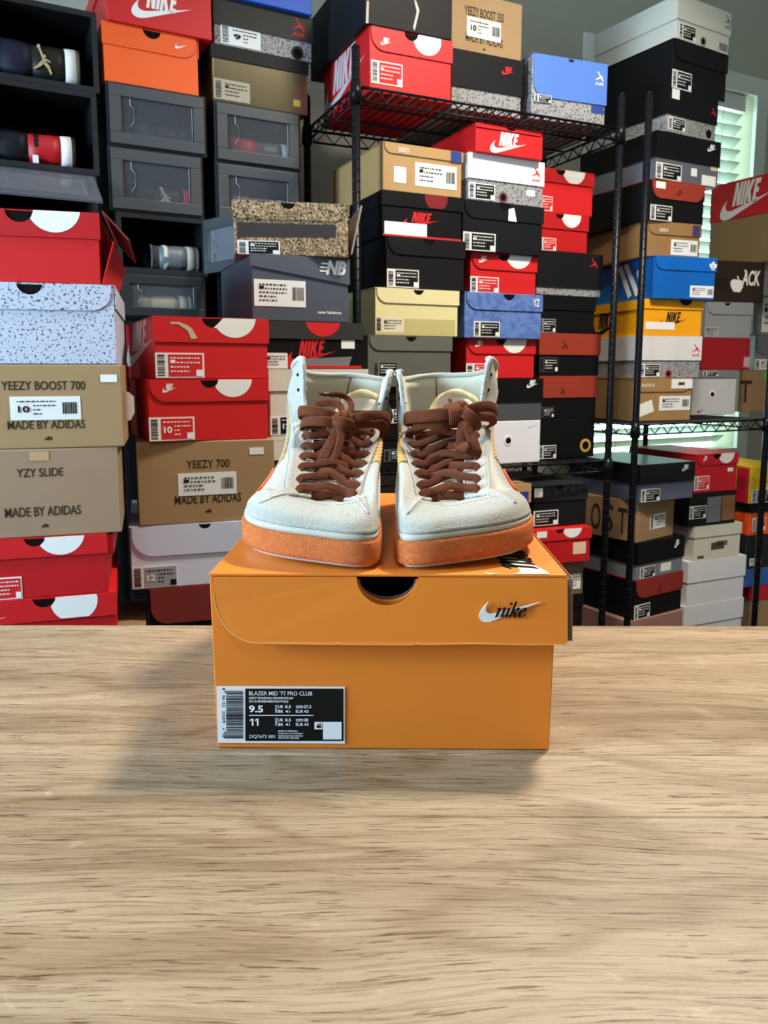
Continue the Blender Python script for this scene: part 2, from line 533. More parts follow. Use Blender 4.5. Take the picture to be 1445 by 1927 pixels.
def swoosh_pts():
    cur = (24.0, 7.8); out = [cur]
    cur = (6.442, 15.276); out.append(cur)
    for a, b, c in (((-1.456, .616), (-2.679, .925), (-3.668, .925)), ((-1.12, 0), (-1.933, -.392), (-2.437, -1.177)),
                    ((-.317, -.504), (-.41, -1.143), (-.28, -1.918)), ((.13, -.775), (.476, -1.6), (1.036, -2.478)),
                    ((.467, -.71), (1.232, -1.643), (2.297, -2.8)), ((-.35, .57), (-.60, 1.2), (-.784, 1.848)),
                    ((-.28, 1.195), (-.028, 2.072), (.756, 2.632)), ((.373, .261), (.886, .392), (1.54, .392)),
                    ((.522, 0), (1.11, -.084), (1.764, -.252))):
        q = [(cur[0] + d[0], cur[1] + d[1]) for d in (a, b, c)]
        out += bez(cur, *q, n=5); cur = q[2]
    return [(x / 24, (16.2 - y) / 24) for x, y in out]


SWOOSH = swoosh_pts()                      # width 1, height ~0.36
_NK = [[(0, 0), (0, 1), (.28, 1), (.47, .45), (.47, 1), (.72, 1), (.72, 0), (.45, 0), (.25, .56), (.25, 0)],
       [(.80, 0), (.80, 1), (1.05, 1), (1.05, 0)],
       [(1.13, 0), (1.13, 1), (1.38, 1), (1.38, .62), (1.57, 1), (1.86, 1), (1.62, .54), (1.88, 0), (1.58, 0), (1.38, .44), (1.38, 0)],
       [(1.95, 0), (1.95, 1), (2.47, 1), (2.47, .79), (2.2, .79), (2.2, .61), (2.42, .61), (2.42, .41), (2.2, .41), (2.2, .21), (2.47, .21), (2.47, 0)]]


def nike_polys():
    """letters over a swoosh, fitted in a unit box of width 1"""
    r = []
    for L in _NK:
        r.append([(.24 + (x * .60 + .20 * y) / 2.47 * .80, .20 + y * .36) for x, y in L])
    r.append([(x, y * .92) for x, y in SWOOSH])
    return r


def stroke(p, q, w0, w1):
    a = Vector((q[0] - p[0], q[1] - p[1])); a.normalize(); n = Vector((-a.y, a.x))
    return [(p[0] - n.x * w0, p[1] - n.y * w0), (q[0] - n.x * w1, q[1] - n.y * w1), (q[0] + n.x * w1, q[1] + n.y * w1), (p[0] + n.x * w0, p[1] + n.y * w0)]


def ngon(cx, cy, r, n=14, ry=None):
    return [(cx + r * math.cos(2 * math.pi * i / n), cy + (ry or r) * math.sin(2 * math.pi * i / n)) for i in range(n)]


def leaper_polys():
    """small leaping figure emblem in a box of height 1, centred"""
    r = [ngon(.03, .60, .055, 10), ngon(-.16, .93, .06, 10)]
    r += [stroke((.03, .52), (.00, .36), .075, .07), stroke((.00, .50), (-.14, .88), .04, .028)]
    r += [stroke((.05, .50), (.24, .42), .035, .022), stroke((-.02, .40), (-.20, .22), .065, .05), stroke((-.18, .24), (-.36, .10), .05, .022)]
    r += [stroke((.02, .38), (.18, .22), .065, .05), stroke((.16, .24), (.26, .00), .045, .025)]
    return r


NIB = (0.105, 0.050)


def pen(pts):
    """broad-nib pen stroke: a chain of quads"""
    a, b = NIB; r = []
    for p, q in zip(pts, pts[1:]):
        quad = [(p[0] - a, p[1] - b), (q[0] - a, q[1] - b), (q[0] + a, q[1] + b), (p[0] + a, p[1] + b)]
        ar = sum(quad[i][0] * quad[(i + 1) % 4][1] - quad[(i + 1) % 4][0] * quad[i][1] for i in range(4))
        if abs(ar) > 1e-4: r.append(quad)
    return r


def script_polys():
    """cursive lower-case 'nike', x-height 1, returns polys"""
    S = []
    sl = 0.30
    def sh(pts): return [(x + sl * y, y) for x, y in pts]
    S += pen(sh([(-.12, .80), (.02, .95), (.12, .92), (.12, .75), (.10, .0)]))
    S += pen(sh([(.12, .5), (.25, .82), (.42, .97), (.55, .90), (.56, .70), (.54, .15), (.60, .02), (.70, .06), (.80, .22)]))
    S += pen(sh([(.78, .78), (.90, .95), (.94, .85), (.93, .15), (.99, .02), (1.08, .05), (1.18, .20)]))
    S.append([(x + sl * 1.38, y) for x, y in ngon(.95, 1.40, .13, 10)])
    S += pen(sh([(1.18, 1.55), (1.30, 1.60), (1.30, 1.0), (1.28, .0)]))
    S += pen(sh([(1.32, .45), (1.45, .80), (1.62, .97), (1.74, .88), (1.70, .66), (1.52, .52), (1.36, .48)]))
    S += pen(sh([(1.50, .50), (1.62, .20), (1.70, .03), (1.80, .03), (1.92, .18), (2.02, .36)]))
    S += pen(sh([(1.98, .42), (2.16, .50), (2.32, .66), (2.32, .86), (2.20, .97), (2.06, .86), (1.98, .60), (1.98, .30), (2.06, .08), (2.20, .02), (2.36, .14), (2.46, .32)]))
    S.append([(x + sl * y, y) for x, y in stroke((1.98, .44), (2.34, .60), .045, .045)])
    return S


# ------------------------------------------------------------------ shoe boxes
INK = {'black': (18, 18, 20), 'white': (232, 232, 228), 'red': (205, 30, 36), 'grey': (120, 120, 122), 'gold': (196, 160, 70),
       'darkbrown': (52, 46, 34), 'blue': (40, 62, 130), 'label': (226, 228, 226), 'tan': (168, 134, 96)}


def ink(c, rough=0.6):
    return card(INK[c] if isinstance(c, str) else c, rough, 0.02, 0.3, 'print')


class Face:
    """a flat face of a box: knows pixel -> face coordinates and face coordinates -> local 3D"""
    def __init__(s, parent, side, w, d, h, yaw):
        s.parent, s.side, s.w, s.d, s.h = parent, side, w, d, h
        c, sn = math.cos(yaw), math.sin(yaw)
        s.ux, s.uy = Vector((c, sn, 0)), Vector((-sn, c, 0))
        s.o = Vector(parent.location)

    def px(s, x, y):
        if s.side == 'F':
            p = hit(x, y, s.o - s.uy * s.d / 2, s.uy) - s.o
            return p.dot(s.ux), p.z
        p = hit(x, y, s.o - s.ux * s.w / 2, s.ux) - s.o
        return -p.dot(s.uy), p.z

    def rect(s, x0, y0, x1, y1):
        ym, xm = (y0 + y1) / 2, (x0 + x1) / 2
        a, b = s.px(x0, ym)[0], s.px(x1, ym)[0]
        lim = (s.w if s.side == 'F' else s.d) / 2
        return max(a, -lim), min(b, lim), max(s.px(xm, y1)[1], .0006), min(s.px(xm, y0)[1], s.h - .0006)      # u0,u1,z0,z1

    def P(s, u, z, e):
        return (u, -s.d / 2 - e, z) if s.side == 'F' else (-s.w / 2 - e, -u, z)

    def polys(s, name, polys, mat, e, parent=None, t=0.0004):
        mb = MB()
        for q in polys:
            mb.prism(q, lambda u, z: s.P(u, z, e + t), lambda u, z: s.P(u, z, e))
        return mb.build(name, mat, parent or s.parent)

    def flat(s, name, vf, mat, e, parent=None):
        v, f = vf
        return mesh_obj(name, [s.P(u, z, e) for u, z in v], f, mat, parent or s.parent)


def fit(polys, u0, u1, z0, z1, keep=False):
    xs = [p[0] for q in polys for p in q]; ys = [p[1] for q in polys for p in q]
    sx = (u1 - u0) / (max(xs) - min(xs)); sy = (z1 - z0) / (max(ys) - min(ys))
    return [[(u0 + (x - min(xs)) * sx, z0 + (y - min(ys)) * sy) for x, y in q] for q in polys]


def fit_text(s, u0, u1, z0, z1, bold=0.0, shear=0.0):
    v, f = text_polys(s, bold, shear)
    xs = [p[0] for p in v]; ys = [p[1] for p in v]
    sx = (u1 - u0) / (max(xs) - min(xs)); sy = (z1 - z0) / (max(ys) - min(ys))
    return [(u0 + (x - min(xs)) * sx, z0 + (y - min(ys)) * sy) for x, y in v], f


def add_label(fc, x0, y0, x1, y1, e, field='black', bar='l', paper='label', big=None, rows=4, frame=0.06):
    u0, u1, z0, z1 = fc.rect(x0, y0, x1, y1)
    W, H = u1 - u0, z1 - z0
    lab = fc.polys('label', [[(u0, z0), (u1, z0), (u1, z1), (u0, z1)]], ink(paper), e, t=0.0006)
    e2 = e + 0.0009
    bw = 0.20 if bar else 0.0
    rnd = random.Random(int(x0 * 7 + y0))
    if bar:
        bu0 = u0 + W * .04 if bar == 'l' else u1 - W * (.04 + bw)
        bars = []; q = z0 + H * .08
        while q < z1 - H * .10:
            t = H * rnd.uniform(.012, .05)
            bars.append([(bu0, q), (bu0 + W * (bw - .05), q), (bu0 + W * (bw - .05), q + t), (bu0, q + t)]); q += t + H * rnd.uniform(.015, .05)
        if bar == 'r':
            bars = []; q = u1 - W * .26
            while q < u1 - W * .05:
                t = W * rnd.uniform(.006, .018); bars.append([(q, z0 + H * .25), (q + t, z0 + H * .25), (q + t, z0 + H * .75), (q, z0 + H * .75)]); q += t + W * rnd.uniform(.006, .016)
        fc.polys('barcode', bars, ink('black'), e2, lab, 0.0002)
    fu0 = u0 + W * (frame + (bw if bar == 'l' else 0)); fu1 = u1 - W * (frame * .6 + (.28 if bar == 'r' else 0))
    fz0, fz1 = z0 + H * frame, z1 - H * frame
    if field:
        fc.polys('print_field', [[(fu0, fz0), (fu1, fz0), (fu1, fz1), (fu0, fz1)]], ink(field), e2, lab, 0.0002)
    pc = 'white' if field in ('black', 'red', 'grey') else 'black'
    lines = []; FW, FH = fu1 - fu0, fz1 - fz0
    rh = FH / (rows + 1.0)
    for r in range(rows):
        z = fz1 - rh * (r + 1); u = fu0 + FW * (.06 if not (big and r) else .42)
        lim = fu1 - FW * (.08 if r < rows - 2 else .40)
        while u < lim:
            t = FW * rnd.uniform(.03, .10)
            if r == 1 and u < fu0 + FW * .22: hh = rh * .75; t = FW * .14
            else: hh = rh * .30
            lines.append([(u, z), (min(u + t, lim), z), (min(u + t, lim), z + hh), (u, z + hh)]); u += t + FW * .035
    if field: lines.append([(fu1 - FW * .19, fz0), (fu1, fz0), (fu1, fz0 + FH * .30), (fu1 - FW * .19, fz0 + FH * .30)])
    fc.polys('print', lines, ink(pc), e2 + 0.0004, lab, 0.0002)
    if big:
        fc.flat('size_print', fit_text(big, fu0 + FW * .08, fu0 + FW * .34, fz0 + FH * .30, fz0 + FH * .62, 0.03), ink('black' if not field else 'white'), e2 + 0.0009, lab)
    return lab


BOXES = []
BOXES_BY = {}
SOLIDS = []          # (centre, ux, uy, half w, half d, z0, z1)


def clash(a, b, m=0.002):
    if min(a[6], b[6]) - max(a[5], b[5]) < 0.001: return False
    dv = b[0] - a[0]
    for ax in (a[1], a[2], b[1], b[2]):
        ra = abs(a[1].dot(ax)) * a[3] + abs(a[2].dot(ax)) * a[4]; rb = abs(b[1].dot(ax)) * b[3] + abs(b[2].dot(ax)) * b[4]
        if abs(dv.x * ax.x + dv.y * ax.y) > ra + rb + m: return False
    return True


def solid(c, yaw, w, d, z0, z1):
    return (Vector((c[0], c[1], 0)), Vector((math.cos(yaw), math.sin(yaw), 0)), Vector((-math.sin(yaw), math.cos(yaw), 0)), w / 2, d / 2, z0, z1)

GAP = 0.0006


def shoe_box(p0, B, ztop, label, group=None):
    """B: dict of pixel measures; returns z of its bottom"""
    yaw = math.radians(B.get('yaw', 24)); d = B.get('d', 0.32)
    n = Vector((-math.sin(yaw), math.cos(yaw), 0)); ux = Vector((math.cos(yaw), math.sin(yaw), 0))
    p0 = p0 + n * B.get('off', 0.0)
    ym = (B['yt'] + B['yb']) / 2; xm = (B['xl'] + B['xr']) / 2
    a, b = hit(B['xl'], ym, p0, n), hit(B['xr'], ym, p0, n)
    w = (b - a).length
    zt = (B.get('zt') or hit(xm, B['yt'], p0, n).z) if ztop is None else ztop
    zb = B.get('zb') if B.get('zb') is not None else hit(xm, B['yb'], p0, n).z
    h = zt - zb - GAP
    c = (a + b) / 2 + n * d / 2
    if B.get('w'):
        w2 = B['w']; keep = B.get('keep', 'l')
        c = (a + ux * w2 / 2 if keep == 'l' else b - ux * w2 / 2) + n * d / 2; w = w2
    fm = c - n * d / 2
    while d > .13:
        S_ = solid(fm + n * d / 2, yaw, w + .006, d + .004, zb + .002, zt - .002)
        hit_ = [q for q in SOLIDS if clash(S_, q)]
        if not hit_: break
        d -= .01
    if hit_: print('CLASH', label)
    SOLIDS.append(S_); c = fm + n * d / 2
    root = empty('shoe_box', (c.x, c.y, zb), yaw, label, 'box', group)
    fc = Face(root, 'F', w, d, h, yaw); fl = Face(root, 'L', w, d, h, yaw)
    body, lid = B.get('body', (190, 30, 34)), B.get('lid', B.get('body', (190, 30, 34)))
    bm = body if not isinstance(body, tuple) else card(body, B.get('rough', .5))
    lm = lid if not isinstance(lid, tuple) else card(lid, B.get('rough', .5))
    st = B.get('style', 'flap')
    ov = 0.0028
    zsplit = None
    tw = B.get('taper', 0.0)
    if st == 'plain':
        o = MB().box(-w / 2, w / 2, -d / 2, d / 2, 0, h).build('body', bm, root); bevel(o, 0.002)
        eps_lid = 0.0; zsplit = 9
    else:
        ys = B['ys']
        zsplit = fc.px(xm, ys)[1]
        o = MB().box(-w / 2 + tw, w / 2 - tw, -d / 2, d / 2, 0, h - 0.0025).build('body', bm, root); bevel(o, 0.0015)
        if st == 'drop':
            m = MB()
            m.box(-w / 2 - ov, w / 2 + ov, -d / 2 - ov, d / 2 + ov, h - 0.002, h)
            m.box(-w / 2 - ov, w / 2 + ov, -d / 2 - ov, -d / 2 - 0.0006, zsplit, h - 0.0021)
            m.box(-w / 2 - ov, w / 2 + ov, d / 2 + 0.0006, d / 2 + ov, zsplit, h - 0.0021)
            m.box(-w / 2 - ov, -w / 2 - 0.0006, -d / 2 - 0.0004, d / 2 + 0.0004, zsplit, h - 0.0021)
            m.box(w / 2 + 0.0006, w / 2 + ov, -d / 2 - 0.0004, d / 2 + 0.0004, zsplit, h - 0.0021)
            lido = m.build('lid', lm, root)
        else:                                         # hinged lid with a front flap
            fh = h - zsplit
            rl, rr = B.get('cl', 1), B.get('cr', 0)
            R = min(fh * 0.75, w * 0.16)
            x0, x1 = -w / 2 + (0.004 if rl else -ov), w / 2 + (ov if not rr else -0.004)
            ts = B.get('slant', 0.0)                  # slanted lower edge
            pts = []
            if rl: pts += [(x0 + R - R * math.cos(t), zsplit + ts + R - R * math.sin(t)) for t in [i * math.pi / 2 / 6 for i in range(7)]]
            else: pts.append((x0, zsplit + ts))
            if rr: pts += [(x1 - R + R * math.sin(t), zsplit + R - R * math.cos(t)) for t in [i * math.pi / 2 / 6 for i in range(7)]]
            else: pts.append((x1, zsplit))
            pts.append((x1, h))
            nt_ = B.get('notch')
            if nt_:
                nx = fc.px(nt_[0], (B['yt'] + ys) / 2)[0]; nr = abs(fc.px(nt_[0] + nt_[1], ys)[0] - fc.px(nt_[0], ys)[0])
                nd = min(nr * 0.95, fh * 0.85)
                pts += [(nx + nr * math.cos(t), h - nd * math.sin(t)) for t in [i * math.pi / 10 for i in range(11)]]
            pts.append((x0, h))
            m = MB().prism(pts, lambda u, z: (u, -d / 2 - ov, z), lambda u, z: (u, -d / 2 - 0.0008, z))
            m.box(-w / 2 - 0.001, w / 2 + 0.001, -d / 2 - 0.0007, d / 2 + 0.001, h - 0.002, h)
            sv = B.get('sideflap', 0.012)
            m.box(w / 2 + 0.0006, w / 2 + 0.0026, -d / 2, d / 2, h - fh * .9, h - 0.0021)
            lido = m.build('lid', lm, root)
            if nt_:
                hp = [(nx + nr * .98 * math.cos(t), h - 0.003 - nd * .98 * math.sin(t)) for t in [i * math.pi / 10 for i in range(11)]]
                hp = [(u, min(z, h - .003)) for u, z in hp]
                fc.polys('finger_hole_shade', [hp[::-1]], M_hole_shade, 0.0001, None, 0.0003)  # near-black patch painted on the body for the shaded inside behind the notch
    for dec in B.get('dec', []):
        k = dec[0]; fcx = fc
        if k[0] == '<': fcx = fl; k = k[1:]
        cyy = (dec[2] + dec[4]) / 2 if len(dec) > 4 and isinstance(dec[4], (int, float)) else dec[2]
        cxx = (dec[1] + dec[3]) / 2 if len(dec) > 4 and isinstance(dec[4], (int, float)) else dec[1]
        zz = fcx.px(cxx, cyy)[1]
        e = (ov + 0.0003) if (st in ('flap', 'drop') and zz > zsplit - 0.004 and (st == 'drop' or fcx is fc)) else 0.0003
        if k == 'label': add_label(fcx, *dec[1:5], e, **(dec[5] if len(dec) > 5 else {}))
        elif k == 'nike': fcx.polys('logo', fit(nike_polys(), *fcx.rect(*dec[1:5])), ink(dec[5]), e, t=0.0002)
        elif k == 'swoosh': fcx.polys('logo', fit([SWOOSH], *fcx.rect(*dec[1:5])), ink(dec[5]), e, t=0.0002)
        elif k == 'leaper':
            r = fcx.rect(*dec[1:5])
            fcx.polys('emblem', fit(leaper_polys(), *r), ink(dec[5]), e, t=0.0002)
            if len(dec) > 6: fcx.flat('logo_text', fit_text('AIR', r[0], r[1], r[2] - (r[3] - r[2]) * .42, r[2] - (r[3] - r[2]) * .12, .01), ink(dec[5]), e + 0.0003)
        elif k == 'text':
            o_ = dec[7] if len(dec) > 7 else {}
            fcx.flat('lettering', fit_text(dec[5], *fcx.rect(*dec[1:5]), **o_), ink(dec[6]), e + 0.0003)
        elif k == 'rect':
            u0, u1, q0, q1 = fcx.rect(*dec[1:5])
            fcx.polys(dec[6] if len(dec) > 6 else 'sticker', [[(u0, q0), (u1, q0), (u1, q1), (u0, q1)]], dec[5] if not isinstance(dec[5], (str, tuple)) else ink(dec[5]), e, t=0.0005)
        elif k == 'quad':
            fcx.polys(dec[3] if len(dec) > 3 else 'stripe', [[(q_[0], max(.0006, min(h - .0006, q_[1]))) for q_ in [fcx.px(*q) for q in dec[4]]]], ink(dec[5]), 0.0004, t=0.0004)
        elif k == 'disc':                              # printed disc cut off by the edges of the flap
            u, z = fcx.px(dec[1], dec[2]); r = abs(fcx.px(dec[1] + dec[3], dec[2])[0] - u)
            lo = zsplit + 0.002 if st != 'plain' else 0.001
            pts = [(u + r * math.cos(t), max(min(z + r * .95 * math.sin(t), h - .0005), lo)) for t in [2 * math.pi * i / 40 for i in range(40)]]
            if B.get('notch'):                       # keep the disc out of the finger notch
                q = []
                for (uu, z_) in pts:
                    dx, dz = uu - nx, z_ - h
                    k_ = math.hypot(dx / nr, dz / nd)
                    if k_ < 1.0:
                        if z_ > h - 0.001: uu = nx + nr
                        else: uu, z_ = nx + dx / k_, h + dz / k_
                    q.append((uu, z_))
                pts = q
            q = []
            for p in pts:
                if not q or math.hypot(p[0] - q[-1][0], p[1] - q[-1][1]) > 2e-4: q.append(p)
            fcx.polys('printed_disc', [q], ink(dec[4] if len(dec) > 4 else 'white'), e, t=0.0002)
        elif k == 'hole':
            u, z = fcx.px(dec[1], dec[2]); r = abs(fcx.px(dec[1] + dec[3], dec[2])[0] - u); z = max(z, r + .001)
            rg = fcx.polys('hole_ring', [ngon(u, z, r, 20)], ink(dec[4], .35), e, t=0.001)
            fcx.polys('hole', [ngon(u, z, r * .62, 18)], M_hole_shade, e + 0.0012, rg, t=0.0002)  # flat near-black disc, painted for the shade inside the punched opening
        elif k == 'peak':
            u0, u1, q0, q1 = fcx.rect(*dec[1:5]); W_, H_ = u1 - u0, q1 - q0
            ps = []
            for i in range(3):
                ua, ub = u0 + W_ * (.02 + .33 * i), u0 + W_ * (.27 + .33 * i)
                f0 = .35 + .30 * i if i < 2 else .55
                ps.append([(ua, q0), (ub, q0), (ub, q0 + H_ * min(1, f0 + .1)), (ua, q0 + H_ * f0)])
            fcx.polys('emblem', ps, ink(dec[5]), e, t=0.0002)
        elif k == 'trefoil':
            u0, u1, q0, q1 = fcx.rect(*dec[1:5]); cu, W_, H_ = (u0 + u1) / 2, u1 - u0, q1 - q0
            def leaf(ang, L):
                return [(cu + L * (t * math.sin(ang) + s_ * .34 * math.sin(math.pi * t) * math.cos(ang)), q0 + H_ * .25 + L * (t * math.cos(ang) - s_ * .34 * math.sin(math.pi * t) * math.sin(ang)))
                        for s_, ts_ in ((1, [i / 6 for i in range(7)]), (-1, [i / 6 for i in range(5, 0, -1)])) for t in ts_]
            ps = [leaf(0, H_ * .75), leaf(.85, H_ * .68), leaf(-.85, H_ * .68)]
            ps += [[(cu - W_ * .3, q0 + H_ * i), (cu + W_ * .3, q0 + H_ * i), (cu + W_ * .3, q0 + H_ * (i + .07)), (cu - W_ * .3, q0 + H_ * (i + .07))] for i in (0, .12)]
            fcx.polys('emblem', ps, ink(dec[5]), e, t=0.0002)
        elif k == 'poly':
            cl_ = lambda q: (max(-w / 2, min(w / 2, q[0])), max(.0006, min(h - .0006, q[1])))
            fcx.polys(dec[5], [[cl_(fcx.px(*q)) for q in dec[4]]], dec[3] if not isinstance(dec[3], (str, tuple)) else ink(dec[3]), e, t=0.0004)
    BOXES.append(root); BOXES_BY[label] = zt
    B['_'] = (root, fc, w, d, h, yaw, zsplit)
    return zb


def stack(px, Z, boxes, group=None, base=None):
    p0 = ref_point(px, Z); zt = None
    for i, (label, B) in enumerate(boxes):
        if base is not None and i == len(boxes) - 1: B['zb'] = base + 0.0005
        zt = shoe_box(p0, B, zt, label, group)
    return zt


# ------------------------------------------------------------------ all the stacked boxes, measured in the photograph
RED, RED2 = (200, 24, 28), (182, 18, 24)
KRAFT, KRAFT2 = (160, 130, 92), (146, 118, 84)
BLK, BLK2 = (15, 15, 17), (22, 22, 25)
RUST = (150, 52, 36)
CEMENT = speckle('cement_grey_speckle', (148, 148, 150), (52, 52, 56), 230, 0.40)
SPECK = speckle('white_speckle', (188, 194, 212), (70, 74, 88), 250, 0.375)
SPECK_GREY = speckle('grey_speckle', (128, 130, 134), (70, 70, 76), 200, 0.40)
GOLDMET = card((126, 116, 92), 0.22, 0.1, 0.6, 'metallic_card', metallic=0.85)
BLUEDENIM = speckle('mottled_blue', (92, 124, 190), (76, 106, 172), 60, 0.46)
D = dict
RL = D(field='red')                       # red printed size label
WL = D(field=None, bar='r')               # white label, barcode at the right
NO = D(field=None, bar=None)


def carton(px, Z, yaw, w, d, ztop, label, rgb=KRAFT2):
    yw = math.radians(yaw); n = Vector((-math.sin(yw), math.cos(yw), 0))
    f_ = ref_point(px, Z) + n * 0.01
    while d > .12:
        S_ = solid(f_ + n * d / 2, yw, w, d, 0, ztop - .003)
        if not [q for q in SOLIDS if clash(S_, q)]: break
        d -= .01; w = max(.16, w - .005)
    else: print('CLASH', label)
    SOLIDS.append(S_)
    p = f_ + n * d / 2
    r = empty('carton', (p.x, p.y, 0.0), yw, label, 'carton')
    bevel(MB().box(-w / 2, w / 2, -d / 2, d / 2, 0, ztop - 0.0035).build('body', card(rgb, .7), r), 0.003)
    MB().box(-w / 2 - .001, -.002, -d / 2 - .001, d / 2 + .001, ztop - 0.003, ztop - .0005).build('flap', card(rgb, .7), r)
    MB().box(.002, w / 2 + .001, -d / 2 - .001, d / 2 + .001, ztop - 0.003, ztop - .0005).build('flap', card(rgb, .7), r)
    return r


for (x_, y_, yw_, h_) in POLES: SOLIDS.append(solid((x_, y_), yw_, .03, .03, 0, h_))

# --- nearest stack at the left edge
G = 'boxes stacked at the left edge'
S1 = [
    ('red shoe box with torn open lid, on top of the speckled box', D(xl=-40, xr=186, yt=395, yb=532, ys=446, yaw=15, cl=0, body=RED, lid=RED2, notch=(37, 27), dec=[('disc', 101, 392, 50)])),
    ('white shoe box with dark speckles above the big brown box', D(xl=-40, xr=217, yt=532, yb=685, ys=583, yaw=16, cl=0, cr=1, body=SPECK, lid=SPECK, notch=(57, 25))),
    ('brown box printed YEEZY BOOST 700 under the speckled box', D(xl=-70, xr=231, yt=685, yb=844, yaw=16, style='plain', body=KRAFT, dec=[
        ('text', 2, 717, 160, 734, 'YEEZY BOOST 700', 'darkbrown', D(bold=.01)), ('label', 19, 746, 152, 790, D(field=None, bar='r', big='10')),
        ('text', 14, 791, 160, 807, 'MADE BY ADIDAS', 'darkbrown', D(bold=.01)), ('peak', 84, 818, 99, 828, 'darkbrown'),
        ('rect', 189, 705, 220, 719, 'white')])),
    ('brown box printed YZY SLIDE with a tuck-in tab', D(xl=-75, xr=226, yt=845, yb=1010, yaw=17, style='plain', body=(154, 128, 102), dec=[
        ('text', 31, 881, 119, 897, 'YZY SLIDE', 'darkbrown', D(bold=.01)), ('text', 9, 953, 152, 971, 'MADE BY ADIDAS', 'darkbrown', D(bold=.01)),
        ('peak', 78, 983, 92, 992, 'darkbrown'), ('rect', 55, 850, 92, 867, (186, 150, 112), 'tuck_tab')])),
    ('red shoe box squashed under the brown slide box', D(xl=-50, xr=201, yt=1010, yb=1124, ys=1048, yaw=17, cl=0, body=RED2, lid=RED, notch=(66, 20), dec=[
        ('disc', 114, 1004, 45), ('label', -30, 1087, 42, 1130, RL)])),
    ('red shoe box at the table edge, lowest of the left stack', D(xl=-50, xr=217, yt=1124, yb=1240, ys=1168, yaw=18, cl=0, body=RED2, lid=RED, notch=(84, 22), dec=[
        ('disc', 140, 1130, 44), ('nike', -40, 1156, 12, 1172, 'white')])),
]
zb1 = stack(110, 1.25, S1, G)

# --- third stack, grey New Balance box
G = 'boxes stacked behind the left shoe'
S3 = [
    ('brown elephant print shoe box with crumpled open lid', D(xl=440, xr=655, yt=380, yb=481, ys=414, yaw=11, d=.16, cl=0, cr=1, off=.0, body=elephant(), lid=elephant(), notch=(542, 14), dec=[
        ('poly', 540, 433, (58, 52, 54), [(446, 418), (632, 424), (632, 447), (446, 446)], 'dark_panel'), ('label', 447, 453, 527, 490, D(field='black', bar='l'))])),
    ('slate grey shoe box with white size label and slanted lid', D(xl=474, xr=655, yt=481, yb=605, ys=532, slant=.029, yaw=24, d=.28, cl=0, body=(74, 80, 92), lid=(78, 84, 96), dec=[
        ('label', 478, 527, 575, 577, D(field=None, bar='r', rows=5)), ('text', 612, 491, 650, 518, 'NB', 'white', D(bold=.05, shear=.3)),
        ('rect', 604, 495, 622, 498, 'white', 'logo_stripe'), ('rect', 602, 502, 618, 505, 'white', 'logo_stripe'), ('rect', 601, 509, 615, 512, 'white', 'logo_stripe'),
        ('text', 598, 585, 642, 591, 'new balance', 'white', D(bold=.02))])),
    ('black and red shoe box with red lettering behind the left shoe', D(xl=497, xr=680, yt=606, yb=694, ys=638, yaw=24, d=.28, style='drop', body=BLK, lid=(54, 54, 52), dec=[
        ('disc', 607, 600, 33, 'red'), ('nike', 538, 638, 632, 690, 'red'), ('label', 497, 664, 541, 705, D(field=None, bar=None)), ('rect', 642, 640, 667, 656, 'white'),
        ('poly', 620, 680, (116, 118, 120), [(560, 676), (662, 671), (655, 692), (570, 693)], 'tape_strip'), ('text', 585, 679, 655, 689, 'tic green 8.5', 'black'),
        ('rect', 541, 688, 680, 693, 'red', 'red_base_band')])),
    ('cream shoe box with a black size label behind the left shoe', D(xl=508, xr=690, yt=694, yb=826, ys=735, yaw=24, d=.28, style='drop', body=(206, 202, 186), lid=(206, 202, 186), dec=[
        ('label', 506, 783, 580, 818, D(field='black', big='12'))])),
    ('cream shoe box with thin lid, under the cream box with label', D(xl=514, xr=690, yt=826, yb=935, ys=862, yaw=24, d=.28, style='drop', body=(52, 50, 50), lid=(206, 202, 188))),
]
zb3 = stack(565, 1.62, S3, G)

